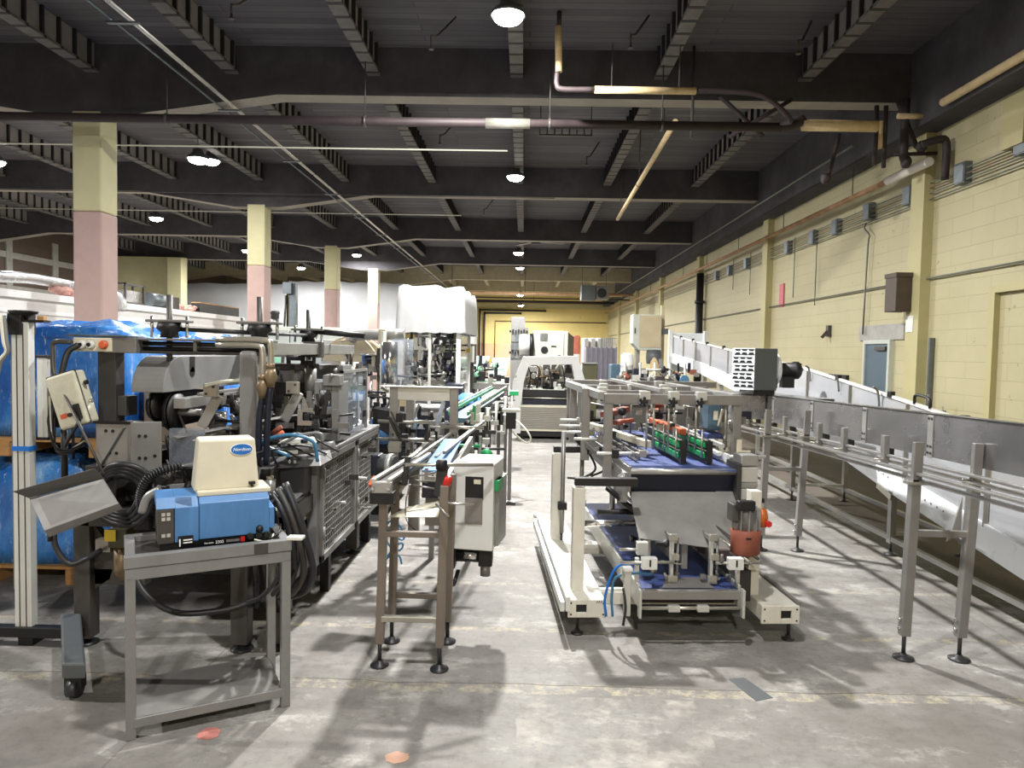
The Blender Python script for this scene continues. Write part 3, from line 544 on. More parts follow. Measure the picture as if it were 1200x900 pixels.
# ================================================================ BLUE WRAPPED LOADS
def pallet(x0, x1, y0, y1, z, label):
    t = thing('wooden_pallet', label, 'pallet', ((x0 + x1) / 2, (y0 + y1) / 2, z), 0, 'wooden pallets on the left')
    n = 6; w = (y1 - y0)
    for i in range(n): MB().box(x0, x1, y0 + w * i / n + .01, y0 + w * (i + 1) / n - .01, z + .1, z + .12).build('deck_board', 'wood', t)
    for x in (x0, (x0 + x1) / 2 - .05, x1 - .1):
        MB().box(x, x + .1, y0, y1, z + .02, z + .1).build('stringer', 'wood', t); MB().box(x, x + .1, y0, y1, z, z + .02).build('bottom_board', 'wood', t)
def load(name, x0, x1, y0, y1, z0, z1, label, m='blue_wrap', seed=1):
    r = random.Random(seed); nx, ny, nz = 8, 8, 7
    b = bmesh.new(); bmesh.ops.create_grid(b, x_segments=1, y_segments=1, size=1); b.free()
    bb = MB().box(x0, x1, y0, y1, z0, z1); o = bb.build(name, m)
    me = o.data; bm = bmesh.new(); bm.from_mesh(me); bmesh.ops.subdivide_edges(bm, edges=bm.edges[:], cuts=7, use_grid_fill=True)
    H_ = z1 - z0
    for v in bm.verts:
        k = .012 + .035 * (v.co.z / H_) ** 2
        v.co.x += r.uniform(-k, k) * .8; v.co.y += r.uniform(-k, k) * .8
        if v.co.z > .02: v.co.z += r.uniform(-.02, .015) * (2.2 if v.co.z > H_ - .02 else 1)
        e = max(abs(v.co.x) / ((x1 - x0) / 2), abs(v.co.y) / ((y1 - y0) / 2))
        if v.co.z > H_ - .05 and e > .9: v.co.z -= .05
    for f in bm.faces: f.smooth = True
    bm.to_mesh(me); bm.free(); tagp(o, label, 'wrapped load', 'blue wrapped pallet loads'); return o
pallet(-4.25, -3.0, 4.72, 5.9, 0, 'wooden pallet on the floor behind the tall aluminium post')
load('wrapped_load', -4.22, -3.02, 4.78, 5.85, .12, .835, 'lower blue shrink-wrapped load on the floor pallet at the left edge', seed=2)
pallet(-4.25, -2.85, 4.75, 5.9, .87, 'wooden pallet lying between the two blue wrapped loads')
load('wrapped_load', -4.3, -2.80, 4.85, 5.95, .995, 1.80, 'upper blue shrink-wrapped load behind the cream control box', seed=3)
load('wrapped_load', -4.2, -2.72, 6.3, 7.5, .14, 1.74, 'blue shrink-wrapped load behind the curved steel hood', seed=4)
pallet(-4.2, -2.72, 6.3, 7.5, 0, 'wooden pallet under the rearmost blue load')
b = MB(); b.box(-2.73, -2.46, 5.0, 5.6, .0, .95); tagp(b.build('cardboard_box', 'cardboard', None, .01), 'plain brown carton beside the blue loads, lower of the two', 'box', 'brown cartons')
tagp(MB().box(-2.72, -2.47, 5.02, 5.58, .95, 1.42).build('cardboard_box', 'cardboard', None, .01), 'plain brown carton stacked behind the black gear wheel, upper of the two', 'box', 'brown cartons')
for p, q, l in ((at(82, 452, 4.84), at(92, 484, 4.84), 'white label sheet on the upper blue load, left'), (at(126, 418, 4.84), at(140, 440, 4.84), 'white label sheet on the upper blue load, right')):
    tagp(MB().box(p.x, q.x, 4.83, 4.836, q.z, p.z).build('label_sheet', 'paper'), l, 'label')

# ================================================================ ON AND BEHIND THE PARTITION
t = thing('flexible_duct', 'crumpled silver flexible duct lying on the white partition', 'duct', (-7.1, 10.2, 2.36))
MB().tube([(-7.12, 7.5, 2.49), (-7.1, 9.3, 2.52), (-7.15, 10.3, 2.57), (-7.1, 11.6, 2.52)], .08, 14).build('duct_body', 'foil', t)
MB().tube([(-7.1, 11.6, 2.5), (-7.1, 11.9, 2.54), (-6.9, 12.0, 2.42), (-6.87, 12.02, 2.2)], .08, 12).build('duct_elbow', 'foil', t)
for i, (y, l) in enumerate(((6.6, 'pink insulation wad on the partition left of the silver duct'), (10.9, 'pink insulation wad on the partition under the silver duct'), (15.0 - .35, 'small pink insulation wad right of the grey motor on the partition'))):
    b = MB()
    for k in range(9): b.ball((-7.12 + rnd.uniform(-.05, .05), y + rnd.uniform(-.5, .5), 2.39 + rnd.uniform(0, .08)), rnd.uniform(.06, .13), 6, .5)
    tagp(b.build('insulation_wad', 'pink_wool'), l, 'insulation', 'pink insulation wads')
t = thing('equipment_crate', 'small dark framed crate on the partition right of the first column', 'crate', (-7.1, 12.6, 2.36)); b = MB()
for x in (-7.2, -7.0):
    for y in (12.3, 12.9): b.box(x, x + .03, y, y + .03, 2.36, 2.72)
b.box(-7.2, -6.97, 12.3, 12.93, 2.36, 2.39); b.box(-7.2, -6.97, 12.3, 12.93, 2.69, 2.72); b.build('crate_frame', 'steel_dark', t); MB().box(-7.18, -7.02, 12.36, 12.88, 2.39, 2.6).build('crate_load', 'foil', t)
t = thing('motor_lump', 'grey motor and gears lying on the partition beside the dark crate', 'motor', (-7.1, 13.7, 2.36)); MB().cyl((-7.1, 13.3, 2.5), (-7.1, 13.9, 2.5), .13, 14).build('motor_body', 'galv', t); MB().box(-7.2, -7.0, 13.9, 14.3, 2.36, 2.6).build('gear_case', 'steel_dark', t)
t = thing('black_tray', 'long black tray on the far end of the white partition', 'tray', (-7.1, 16.0, 2.36)); MB().box(-7.18, -7.0, 15.2, 17.3, 2.36, 2.56).build('tray_body', 'black', t); MB().box(-7.19, -6.99, 15.2, 17.3, 2.56, 2.58).build('rim', 'wood', t)

def sheet(name, p, q, z0, z1, label, seed, m='sheet', amp=.09):
    r = random.Random(seed); n = 60; p, q = V(p), V(q); d = (q - p); nn = V((-d.y, d.x, 0)).normalized(); vs = []; fs = []
    ph = [r.uniform(0, 6) for _ in range(4)]
    for j in range(9):
        for i in range(n + 1):
            u = i / n; w = j / 8; off = amp * (math.sin(u * 13 + ph[0] + 5 * w) * .22 + math.sin(u * 29 + ph[1] - 6 * w) * .06 + math.sin(u * 7 + ph[2] + 3 * w) * .6)
            x = p + d * u + nn * off; vs.append((x.x, x.y, z0 + (z1 - z0) * w - .04 * (math.sin(u * 3 * PI) ** 2) * (w ** 3)))
    for j in range(8):
        for i in range(n): k = j * (n + 1) + i; fs.append((k, k + 1, k + n + 2, k + n + 1))
    b = MB(); b.add(vs, fs, 0, True); o = b.build(name, m); s = o.modifiers.new('thickness', 'SOLIDIFY'); s.thickness = .004
    return tagp(o, label, 'curtain', 'white plastic curtains')
sheet('plastic_curtain', (-17, 33.5, 0), (-11.2, 33.2, 0), .05, 4.6, 'white plastic curtain left of the second yellow column', 1)
sheet('plastic_curtain', (-11.1, 33.2, 0), (-8.6, 33.2, 0), .05, 4.75, 'white plastic curtain between the second and third columns', 2)
sheet('plastic_curtain', (-8.5, 32.6, 0), (-5.6, 33.0, 0), .05, 4.7, 'wrinkled white plastic curtain right of the third column', 3)
sheet('plastic_curtain', (-5.75, 38.5, 0), (-3.0, 38.6, 0), .05, 4.6, 'narrow white plastic curtain between the two farthest columns', 4)
MB
t = thing('pole_light', 'grey post with a flat box on top standing before the white curtain', 'post', at(338, 384, 20) * 1)
p = at(342, 384, 20); q = at(341, 332, 20); b = MB(); b.box(p.x - .1, p.x + .12, 20, 20.15, 0, q.z); b.build('pole', 'galv', t)
a, c = at(332, 344, 19.9), at(345, 331, 19.9); MB().box(a.x, c.x - .08, 19.85, 19.98, a.z, c.z).build('flat_box', 'galv', t); rod(t, 'cable', 'steel_dark', at(335, 346, 19.9), at(333, 388, 19.9), .03)
def cab(name, label, x0, y0, x1, y1, Y, dep, m='cabinet', z0=None, par=None):
    a = at(x0, y1, Y); b = at(x1, y0, Y); return a.x, b.x, (a.z if z0 is None else z0), b.z
x0, x1, z0, z1 = cab('', '', 278, 384, 402, 470, 8.5, .6, z0=.1)
t = thing('electrical_cabinet', 'long pale grey electrical cabinet behind the brown-capped machine rods', 'cabinet', ((x0 + x1) / 2, 8.8, 0))
MB().box(x0, x1, 8.5, 9.1, .1, z1).build('cabinet_body', 'cabinet', t, .012); MB().box(x0, x1, 8.52, 9.08, 0, .1).build('plinth', 'steel_dark', t)
n = 4
for i in range(n):
    xa, xb = x0 + (x1 - x0) * i / n + .008, x0 + (x1 - x0) * (i + 1) / n - .008
    d = MB().box(xa, xb, 8.475, 8.5, .14, z1 - .03).build('door', 'cabinet', t, .006); MB().box(xb - .05, xb - .03, 8.465, 8.475, 1.2, 1.35).build('door_handle', 'black', d)
    if i == 1: MB().box(xa + .05, xb - .1, 8.468, 8.476, 1.40, 1.52).build('display_window', 'green_tint', d)
MB().cyl((x0 + .35, 8.8, z1), (x0 + .35, 8.8, z1 + .1), .03).build('beacon_stem', 'cabinet_white', t); MB().lathe((x0 + .35, 8.8, z1 + .1), (0, 0, 1), [(0, .05), (.06, .05), (.07, .06), (.1, .05)], 14).build('beacon', 'black', t)
# ================================================================ CARTONING MACHINE (left foreground)
cm = thing('cartoning_machine', 'large dark grey cartoning machine with curved hood, rods and hoses, left foreground', 'machine', (-1.8, 5.0, 0))
def pt(name, m, b, bev=.004, par=None): return b.build(name, m, par or cm, bev)
# frame
for x, y in ((-2.42, 3.75), (-1.55, 3.72), (-1.36, 3.75), (-2.42, 5.6), (-1.4, 5.6), (-2.42, 6.0), (-1.4, 6.0)):
    l = pt('leg', 'steel_dark', MB().box(x, x + .09, y, y + .09, .04, .74)); foot(cm, x + .045, y + .045, .06, .06, l)
pt('front_rail', 'steel_dark', MB().box(-2.42, -1.27, 3.75, 3.85, .66, .76)); pt('side_rail', 'steel_dark', MB().box(-2.42, -2.32, 3.85, 6.1, .66, .76)); pt('side_rail', 'steel_dark', MB().box(-1.37, -1.27, 3.85, 6.1, .66, .76))
pt('gusset', 'steel_dark', MB().prism([(-2.33, 3.79, .3), (-2.33, 3.79, .66), (-2.2, 3.79, .5), (-2.24, 3.79, .36)], (0, .05, 0))); pt('gusset', 'steel_dark', MB().box(-2.33, -2.05, 3.79, 3.86, .33, .42))
pt('bed', 'machine_dark', MB().box(-2.3, -1.42, 3.95, 6.1, .76, .96)); pt('bed_rail', 'machine_dark', MB().box(-2.32, -2.24, 3.7, 6.1, .9, 1.0)); pt('bed_rail', 'black', MB().box(-2.15, -2.1, 3.75, 6.1, .92, 1.03))
pt('under_pan_shade', 'black', MB().box(-2.3, -1.4, 4.1, 6.1, .30, .76))  # black pan enlarged to stand for the shade behind the guard
# posts and beams above
pt('post', 'machine_dark', MB().box(-2.345, -2.245, 3.86, 3.95, .74, 1.63)); pt('post', 'machine_grey', MB().box(-1.565, -1.47, 3.86, 3.96, .74, 1.625), .02)
p0 = at(154, 413, 3.86)
pt('top_beam', 'machine_dark', MB().box(-2.22, -1.45, 3.88, 3.98, 1.60, 1.615)); b = MB()
for z in (1.627, 1.655): b.cyl((-2.2, 3.92, z), (-1.44, 3.92, z), .013, 10)
pt('guide_bars', 'black', b, 0); pt('top_plate', 'steel_mid', MB().box(-2.35, -1.4, 3.86, 4.02, 1.672, 1.684)); pt('bar_clamp', 'steel_mid', MB().box(-1.83, -1.81, 3.89, 3.95, 1.6, 1.68))
sb = pt('switch_box', 'steel_mid', MB().box(-2.30, -2.12, 3.84, 3.98, 1.60, 1.685)); pt('switch_plate', 'cream', MB().box(-2.46, -2.25, 3.83, 3.96, 1.605, 1.68)); pt('lid_plate', 'galv', MB().box(-2.5, -2.16, 3.83, 4.0, 1.687, 1.697))
for px, m in ((97, 'white'), (107, 'white'), (122, 'orange')):
    p = at(px, 404, 3.83); k = pt('push_button', m, MB().lathe((p.x, 3.83, p.z), (0, -1, 0), [(0, .024), (.015, .024), (.025, .018)], 16), 0)
    if m == 'white': pt('button_cap', 'black', MB().cyl((p.x, 3.806, p.z), (p.x, 3.8, p.z), .011), 0, k)
# screw jacks
for x, y in ((-2.0, 3.97), (-1.5, 4.0), (-1.62, 5.3)):
    b = MB().cyl((x, y, 1.5), (x, y, 1.93), .017, 10); pt('screw_rod', 'steel_dark', b, 0)
    j = pt('jack_plate', 'steel_mid', MB().box(x - .12, x + .12, y - .04, y + .04, 1.775, 1.79)); pt('jack_body', 'black', MB().lathe((x, y, 1.69), (0, 0, 1), [(0, .05), (.03, .045), (.05, .07), (.085, .06)], 14), 0, j)
    for s in (-.1, .1): pt('jack_stud', 'chrome', MB().cyl((x + s, y, 1.69), (x + s, y, 1.81), .009, 8), 0, j)
pt('drive_shaft', 'black', MB().cyl((-2.0, 3.97, 1.74), (-1.5, 4.0, 1.725), .012, 8), 0); pt('drive_shaft', 'black', MB().cyl((-1.5, 4.0, 1.725), (-1.62, 5.3, 1.74), .012, 8), 0)
pt('crank_handle', 'black', MB().cyl((-1.62, 5.3, 1.775), (-1.2, 5.32, 1.745), .022, 12), 0)
# hood with rounded nose
hx0, hx1, hy, hz0, hz1, R = -2.16, -1.98, 3.86, 1.385, 1.585, .2
prof = [(hx0, hy + R - R * math.cos(a), hz0 + R * math.sin(a)) for a in [PI / 2 * i / 12 for i in range(13)]] + [(hx0, 5.6, hz0 + R), (hx0, 5.6, hz0)]
hd = MB().prism(prof, (hx1 - hx0, 0, 0)).build('hood', 'machine_grey', cm, .004)
b = MB().box(hx1 - .002, hx1 + .003, 4.17, 4.23, 1.49, 1.583); b.cyl((hx1 - .002, 4.2, 1.49), (hx1 + .003, 4.2, 1.49), .03, 16); b.build('hood_slot', 'black', hd)
# gear wheel under hood
def gear(x, y, z, r, w, n=28):
    b = MB(); b.lathe((x, y, z), (1, 0, 0), [(0, r * .3), (0, r), (w, r), (w, r * .3)], 28)
    for i in range(n):
        a = 2 * PI * i / n; c, s = math.cos(a), math.sin(a); b.bar((x, y + (r - .004) * c, z + (r - .004) * s), (x, y + (r + .014) * c, z + (r + .014) * s), w, .012, up=(0, -s, c)) if False else b.bar((x + w / 2, y + (r - .004) * c, z + (r - .004) * s), (x + w / 2, y + (r + .013) * c, z + (r + .013) * s), w, .011, up=(1, 0, 0))
    return b
pt('gear_wheel', 'black', gear(-2.02, 4.02, 1.265, .105, .05), 0); pt('gear_wheel', 'machine_dark', gear(-2.14, 4.05, 1.3, .08, .05, 20), 0); pt('gear_hub', 'steel_mid', MB().cyl((-2.02, 4.02, 1.265), (-1.84, 4.02, 1.265), .02), 0)
pt('gear_case', 'black', MB().box(-2.15, -2.03, 4.08, 4.5, 1.17, 1.37)); pt('side_block', 'steel_dark', MB().box(-2.28, -2.2, 3.88, 4.0, 1.25, 1.36)); pt('side_pin', 'steel_light', MB().cyl((-2.34, 3.9, 1.205), (-2.14, 3.95, 1.205), .016), 0)
pt('carrier_bar', 'steel_light', MB().box(-1.97, -1.9, 3.95, 5.6, 1.29, 1.35)); pt('carrier_bar', 'steel_light', MB().box(-1.86, -1.84, 4.0, 5.6, 1.36, 1.38))
# perforated side plates
def holed(name, m, x0, x1, y, z0, z1, holes, skew=0):
    o = pt(name, m, MB().prism([(x0, y, z0), (x1, y, z0 - skew), (x1, y, z1), (x0, y, z1 - skew * .3)], (0, .008, 0)))
    for hx, hz in holes:
        px, pz = x0 + (x1 - x0) * hx, z0 + (z1 - z0) * hz; pt('bolt_hole', 'black', MB().cyl((px, y - .003, pz), (px, y + .001, pz), .009, 10), 0, o)
    return o
holed('side_plate', 'steel_light', -2.26, -2.075, 3.70, 1.0, 1.235, ((.3, .8), (.5, .8), (.4, .3), (.6, .3))); holed('side_plate', 'machine_grey', -2.065, -1.90, 3.68, .985, 1.245, ((.3, .7), (.5, .7), (.3, .25), (.5, .25), (.8, .3)), .02)
pt('brace_strip', 'machine_grey', MB().bar((-2.23, 3.69, 1.0), (-2.10, 3.69, 1.21), .03, .006)); pt('plate_edge', 'black', MB().box(-2.27, -2.06, 3.69, 3.71, 1.225, 1.24))
pt('clear_block', 'acrylic', MB().box(-1.9, -1.72, 3.76, 3.8, .98, 1.2)); pt('chain_strip', 'zinc', MB().bar((-1.95, 3.74, .965), (-1.5, 3.9, 1.06), .05, .03))
# guide strips and arms
pt('guide_strip', 'steel_light', MB().bar((-1.86, 3.74, 1.155), (-1.62, 4.05, 1.2), .075, .006)); pt('guide_strip', 'steel_light', MB().bar((-1.62, 4.05, 1.2), (-1.42, 4.6, 1.22), .06, .006))
for x, y in ((-1.75, 3.95), (-1.42, 4.35)):
    a = pt('swing_arm', 'steel_light', MB().bar((x - .06, y, 1.19), (x + .03, y + .02, 1.37), .06, .01, up=(0, 1, 0))); pt('arm_block', 'zinc', MB().cbox((x + .0, y - .01, 1.40), .075, .04, .075), .004, a)
    for s in (-.02, .02): pt('arm_bolt', 'steel_dark', MB().cyl((x + s, y - .035, 1.40 + s), (x + s, y - .03, 1.40 + s), .008, 8), 0, a)
# assorted lugs, rollers, cylinders on the bed: deterministic rows
for i in range(14):
    y = 4.0 + .17 * i; x = -1.86 + .02 * (i % 3)
    if i % 3 == 0: pt('air_cylinder', 'zinc', MB().cyl((x, y, 1.12 + .03 * (i % 2)), (x + .2, y + .02, 1.13), .022, 12), 0)
    elif i % 3 == 1: pt('bearing_block', 'steel_mid', MB().cbox((x + .05, y, 1.22), .05, .05, .08)); 
    else: pt('lug', 'steel_dark', MB().bar((x, y, 1.0), (x + .06, y + .03, 1.22), .035, .02))
    if i % 2 == 0: pt('roller', 'chrome', MB().cyl((x + .1, y, 1.25), (x + .17, y, 1.25), .018, 12), 0)
    else: pt('clamp_knob', 'black', MB().lathe((x + .2, y, 1.17), (.3, -1, .4), [(0, .012), (.02, .012), (.025, .024), (.045, .02)], 10), 0)
for i in range(7): pt('carton_flight', 'machine_dark', MB().box(-2.0 + .02 * i, -1.98 + .02 * i, 4.0 + .3 * i, 4.2 + .3 * i, .96, 1.1))
pt('inner_plate', 'machine_grey', MB().prism([(-1.93, 3.73, .79), (-1.6, 3.73, .83), (-1.58, 3.73, .93), (-1.9, 3.73, .9)], (0, .02, 0))); pt('red_handle', 'red', MB().lathe((-1.72, 3.70, .86), (0, -1, .3), [(0, .015), (.05, .018), (.07, .03), (.1, .02)], 12), 0)
# hose coil
hc = MB()
for i in range(4):
    r = .10 + .017 * i; c = V((-2.11 + .01 * i, 3.66 - .006 * i, .86)); hc.tube([c + V((r * math.cos(a) * 1.05, .02 * math.sin(3 * a), r * math.sin(a) * 1.1)) for a in [2 * PI * j / 16 for j in range(17)]], .015, 8, k=3)
pt('hose_coil', 'rubber', hc, 0)
b = MB()
pts = catmull([(-1.97, 3.64, .76), (-1.98, 3.62, .86), (-1.92, 3.62, .97), (-1.78, 3.66, 1.02)], 10)
for i in range(len(pts) - 1): b.lathe(pts[i], pts[i + 1] - pts[i], [(0, .018), (.006, .027), (.012, .018)], 10)
pt('corrugated_hose', 'rubber', b, 0); pt('hose_elbow', 'steel_light', MB().tube([(-1.96, 3.6, .78), (-1.93, 3.6, .86), (-1.87, 3.61, .9)], .022, 10), 0)
tub(cm, 'sling_hose', 'rubber', [at(63, 617, 3.55), at(65, 640, 3.55), at(80, 660, 3.56), at(100, 655, 3.6), at(118, 645, 3.7)], .015)
# filter regulator
fr_ = pt('air_filter', 'olive', MB().box(-2.2, -2.1, 3.7, 3.8, .56, .66)); pt('filter_bowl', 'brass', MB().lathe((-2.15, 3.75, .56), (0, 0, -1), [(0, .042), (.14, .042), (.17, .025), (.19, .008)], 16), 0, fr_); pt('warning_tag', 'yellow', MB().box(-2.21, -2.15, 3.685, 3.69, .6, .66), 0, fr_)
pt('valve_block', 'zinc', MB().box(-2.28, -2.2, 3.72, 3.8, .53, .6)); pt('valve_block', 'black', MB().box(-2.06, -1.98, 3.7, 3.8, .66, .72))
# tilted control box on the left with cable
M4 = Mx.Translation((-2.39, 3.66, 1.345)) @ Mx.Rotation(-.30, 4, 'Y') @ Mx.Rotation(-.12, 4, 'Z')
cb = MB(M4).box(-.085, .085, 0, .09, -.14, .145).build('control_box', 'cream_dirty', cm, .012); MB(M4).box(-.09, .09, .018, .021, -.145, .15).build('box_seam', 'steel_dark', cb)
MB(M4).cyl((.0, -.012, -.075), (.0, 0, -.075), .011).build('switch_knob', 'pipe_brown', cb); MB(M4).box(-.06, -.02, -.001, .0, -.085, -.06).build('orange_label', 'orange', cb)
MB(M4).box(.04, .065, -.02, .0, -.11, -.03).build('plug', 'black', cb); MB(M4).cyl((.095, .05, -.03), (.105, .05, -.03), .012).build('side_button', 'chrome', cb); MB(M4).cyl((.095, .05, .07), (.11, .05, .07), .012).build('side_latch', 'black', cb)
MB(M4).tube([(.05, -.01, -.11), (.03, -.03, -.15), (-.04, -.02, -.2), (-.1, .02, -.22)], .008, 8).build('cable', 'black', cb)
pt('box_bracket', 'black', MB().box(-2.62, -2.46, 3.86, 3.9, 1.18, 1.44)); pt('conduit_hose', 'rubber', MB().tube([at(92, 404, 3.8), at(80, 412, 3.78), at(74, 430, 3.76), at(70, 450, 3.76)], .016), 0)
pt('conduit_hose', 'steel_dark', MB().tube([at(84, 401, 3.82), at(64, 401, 3.82), at(62, 412, 3.82), at(63, 436, 3.8), at(68, 446, 3.78)], .013), 0)
pt('strut_rod', 'steel_dark', MB().cyl(at(72, 455, 3.68), at(122, 556, 3.5), .007, 8), 0)
for k in range(5):
    pt('cable', ('black', 'black', 'cable_white', 'navy', 'black')[k], MB().tube([at(52 + 3 * k, 440 + 12 * k, 3.84), at(58 + 2 * k, 505 + 6 * k, 3.82), at(70 + 4 * k, 528, 3.8), at(100, 522 - 3 * k, 3.78)], .006, 6), 0)
pt('stand_rod', 'black', MB().cyl((-2.56, 3.9, .75), (-2.56, 3.9, 1.3), .018), 0)
pt('stand_rod', 'black', MB().cyl((-2.51, 3.9, 1.0), (-2.51, 3.9, 1.25), .008), 0)
# sheet metal chute on the left front
a0, a1 = at(34, 584, 3.55), at(121, 561, 3.3); c0, c1 = at(52, 622, 3.28), at(139, 590, 3.02)
n_ = (a1 - a0).cross(c0 - a0).normalized()
if n_.z < 0: n_ = -n_
pt('chute_tray', 'steel_mid', MB().prism([a0, a1, c1, c0], -n_ * .004)); pt('chute_lip', 'steel_dark', MB().prism([a0, a1, a1 + n_ * .07 + V((0, .03, .01)), a0 + n_ * .06 + V((-.05, .03, 0))], (0, .004, .002)))
pt('chute_fold', 'steel_mid', MB().prism([c0, c1, c1 + V((0, .03, -.03)), c0 + V((0, .03, -.04))], (0, .003, 0))); pt('chute_bolt', 'black', MB().cyl(c0 + V((.0, .04, -.01)), c0 + V((0, .04, -.06)), .012), 0)
# right front conveyor head
pt('roller_tube', 'machine_grey', MB().cyl(at(308, 530, 4.1), at(371, 524, 4.2), .035, 16), 0); pt('roller_tube', 'machine_grey', MB().cyl(at(378, 524, 4.5), at(392, 522, 4.5), .03, 16), 0)
pt('roller_band', 'black', MB().cyl(at(326, 528, 4.125), at(331, 527.5, 4.13), .037, 16), 0)
pt('head_cover', 'machine_grey', MB().prism([at(310, 550, 4.05), at(376, 546, 4.1), at(374, 534, 4.2), at(312, 537, 4.15)], (0, .25, 0))); pt('head_body', 'machine_dark', MB().box(-1.5, -1.28, 4.12, 4.3, .78, .95)); pt('head_shelf', 'machine_grey', MB().prism([(-1.5, 4.0, .77), (-1.29, 4.02, .77), (-1.28, 4.3, .8), (-1.5, 4.3, .8)], (0, 0, .012)))
pt('label_tab', 'paper', MB().prism([at(330, 528.5, 4.04), at(349, 527.5, 4.04), at(349, 532, 4.04), at(330, 533, 4.04)], (0, .005, 0))); 
for px in (339, 345): pt('screw_cap', 'chrome', MB().ball(at(px, 541, 4.05), .012, 6), 0)
pt('gear_motor', 'steel_light', MB().cyl((-1.42, 3.95, .79), (-1.42, 3.95, .9), .03), 0); pt('motor_cap', 'cream', MB().cyl((-1.42, 3.95, .9), (-1.42, 3.95, .92), .02), 0)
pt('fitting', 'chrome', MB().cyl((-1.36, 3.97, .74), (-1.36, 3.97, .78), .012), 0); pt('fitting', 'white', MB().cyl((-1.33, 3.9, .70), (-1.28, 3.9, .75), .014), 0); pt('side_cover', 'machine_grey', MB().prism([(-1.4, 4.0, .68), (-1.29, 4.0, .72), (-1.29, 4.0, .77), (-1.4, 4.0, .77)], (0, .25, 0)))
for k in range(4): pt('heated_hose', 'rubber', MB().tube([(-1.5 + .04 * k, 3.9, .8), (-1.42 + .05 * k, 3.66, .66), (-1.36 + .05 * k, 3.6, .45), (-1.42 + .06 * k, 3.75, .25), (-1.5 + .06 * k, 4.0, .2)], .013), 0)
for k, (px0, m_) in enumerate(((318, 'rubber'), (326, 'steel_dark'), (334, 'rubber'))):
    MB().tube([at(px0, 578 - 6 * k, 3.45), at(px0 + 14, 600, 3.42), at(px0 + 24, 630, 3.44), at(px0 + 27 + 3 * k, 668, 3.5), at(px0 + 16 + 4 * k, 692, 3.58), at(px0 + 2, 700, 3.64)], .018, 10).build('heated_hose', m_, cm)
tub(cm, 'floor_hose', 'rubber', [(-2.0, 3.62, .62), (-1.95, 3.55, .42), (-1.75, 3.5, .3), (-1.5, 3.55, .3), (-1.36, 3.6, .34)], .015)
pt('drip_pan', 'steel_dark', MB().box(-1.5, -1.3, 3.9, 4.5, .3, .5))
# valves on rising pipes
for x, z in ((-1.41, 1.655), (-1.365, 1.685)):
    zz = 1.47 if x < -1.39 else 1.53
    pt('air_pipe', 'zinc', MB().tube([(-1.66, 3.80, z), (x - .04, 3.80, z), (x, 3.80, z - .03), (x, 3.80, zz)], .016, 10, k=4), 0); v = pt('valve_body', 'brass', MB().lathe((x, 3.80, zz), (0, 0, -1), [(0, .022), (.02, .03), (.045, .034), (.07, .024), (.1, .02)], 14), 0)
    pt('pipe_union', 'brass', MB().cyl((x, 3.8, zz + .0), (x, 3.8, zz + .03), .024, 6), 0, v); pt('drop_hose', 'navy', MB().tube([(x, 3.8, zz - .09), (x - .02, 3.81, 1.25), (x - .04, 3.85, 1.0)], .018), 0)
tub(cm, 'blue_hose', 'blue_hose', [(-1.5, 3.88, 1.07), (-1.4, 3.85, 1.14), (-1.26, 3.84, 1.17), (-1.15, 3.86, 1.13), (-1.13, 3.88, 1.02)], .010); tub(cm, 'blue_hose', 'blue_hose', [(-1.5, 3.9, 1.15), (-1.42, 3.88, 1.1), (-1.3, 3.92, 1.04)], .010)
tub(cm, 'white_hose', 'cable_white', [at(240, 452, 3.9), at(258, 448, 3.92), at(280, 446, 3.95), at(292, 448, 4.0)], .010); tub(cm, 'white_hose', 'machine_grey', [at(330, 520, 4.0), at(352, 510, 4.0), at(375, 508, 4.0), at(378, 518, 4.0)], .009)
pt('manifold', 'cabinet_white', MB().prism([at(325, 520, 4.0), at(366, 521, 4.0), at(362, 514, 4.0), at(330, 516, 4.0)], (0, .1, 0))); pt('manifold_coil', 'terracotta', MB().cyl(at(318, 508, 4.1), at(330, 500, 4.1), .013), 0); pt('manifold_coil', 'orange', MB().cyl(at(322, 512, 4.05), at(332, 506, 4.05), .012), 0)
pt('violet_fitting', 'navy', MB().cyl(at(353, 517, 3.98), at(360, 517, 3.98), .012), 0)
# long upper beam and lift columns
pt('long_beam', 'steel_light', MB().box(-1.52, -1.44, 4.05, 6.0, 1.60, 1.675)); pt('long_beam', 'machine_grey', MB().box(-2.5, -1.6, 4.9, 5.0, 1.58, 1.65)); pt('beam_clamp', 'steel_dark', MB().box(-1.55, -1.42, 4.95, 5.02, 1.58, 1.69))
for px, Y in ((364, 5.0), (408, 5.9)):
    p = at(px, 450, Y); c = pt('lift_cylinder', 'steel_light', MB().cyl((p.x, Y, 1.33), (p.x, Y, 1.5), .04, 16), 0); pt('cylinder_rod', 'chrome', MB().cyl((p.x - .012, Y, 1.5), (p.x - .012, Y, 1.61), .014, 10), 0, c); pt('guide_rod', 'steel_dark', MB().cyl((p.x + .022, Y, 1.5), (p.x + .022, Y, 1.61), .014, 10), 0, c)
    pt('lower_rod', 'stainless_leg', MB().cyl((p.x, Y, 1.0), (p.x, Y, 1.33), .022, 12), 0, c); pt('rod_nut', 'steel_dark', MB().cyl((p.x, Y, 1.22), (p.x, Y, 1.25), .045, 6), 0, c)
bx(cm, 'box_beam', 'machine_grey', 300, 432, 360, 451, 5.1, .2); bx(cm, 'box_beam_top', 'machine_dark', 300, 427, 360, 433, 5.08, .3); bx(cm, 'box_beam', 'machine_grey', 366, 428, 402, 444, 5.6, .3); bx(cm, 'cross_plate', 'machine_grey', 330, 470, 360, 484, 4.9, .1); bx(cm, 'inner_box', 'black', 325, 450, 358, 472, 5.3, .4)
bx(cm, 'cover_panel', 'white', 330, 474, 352, 482, 4.88, .02)
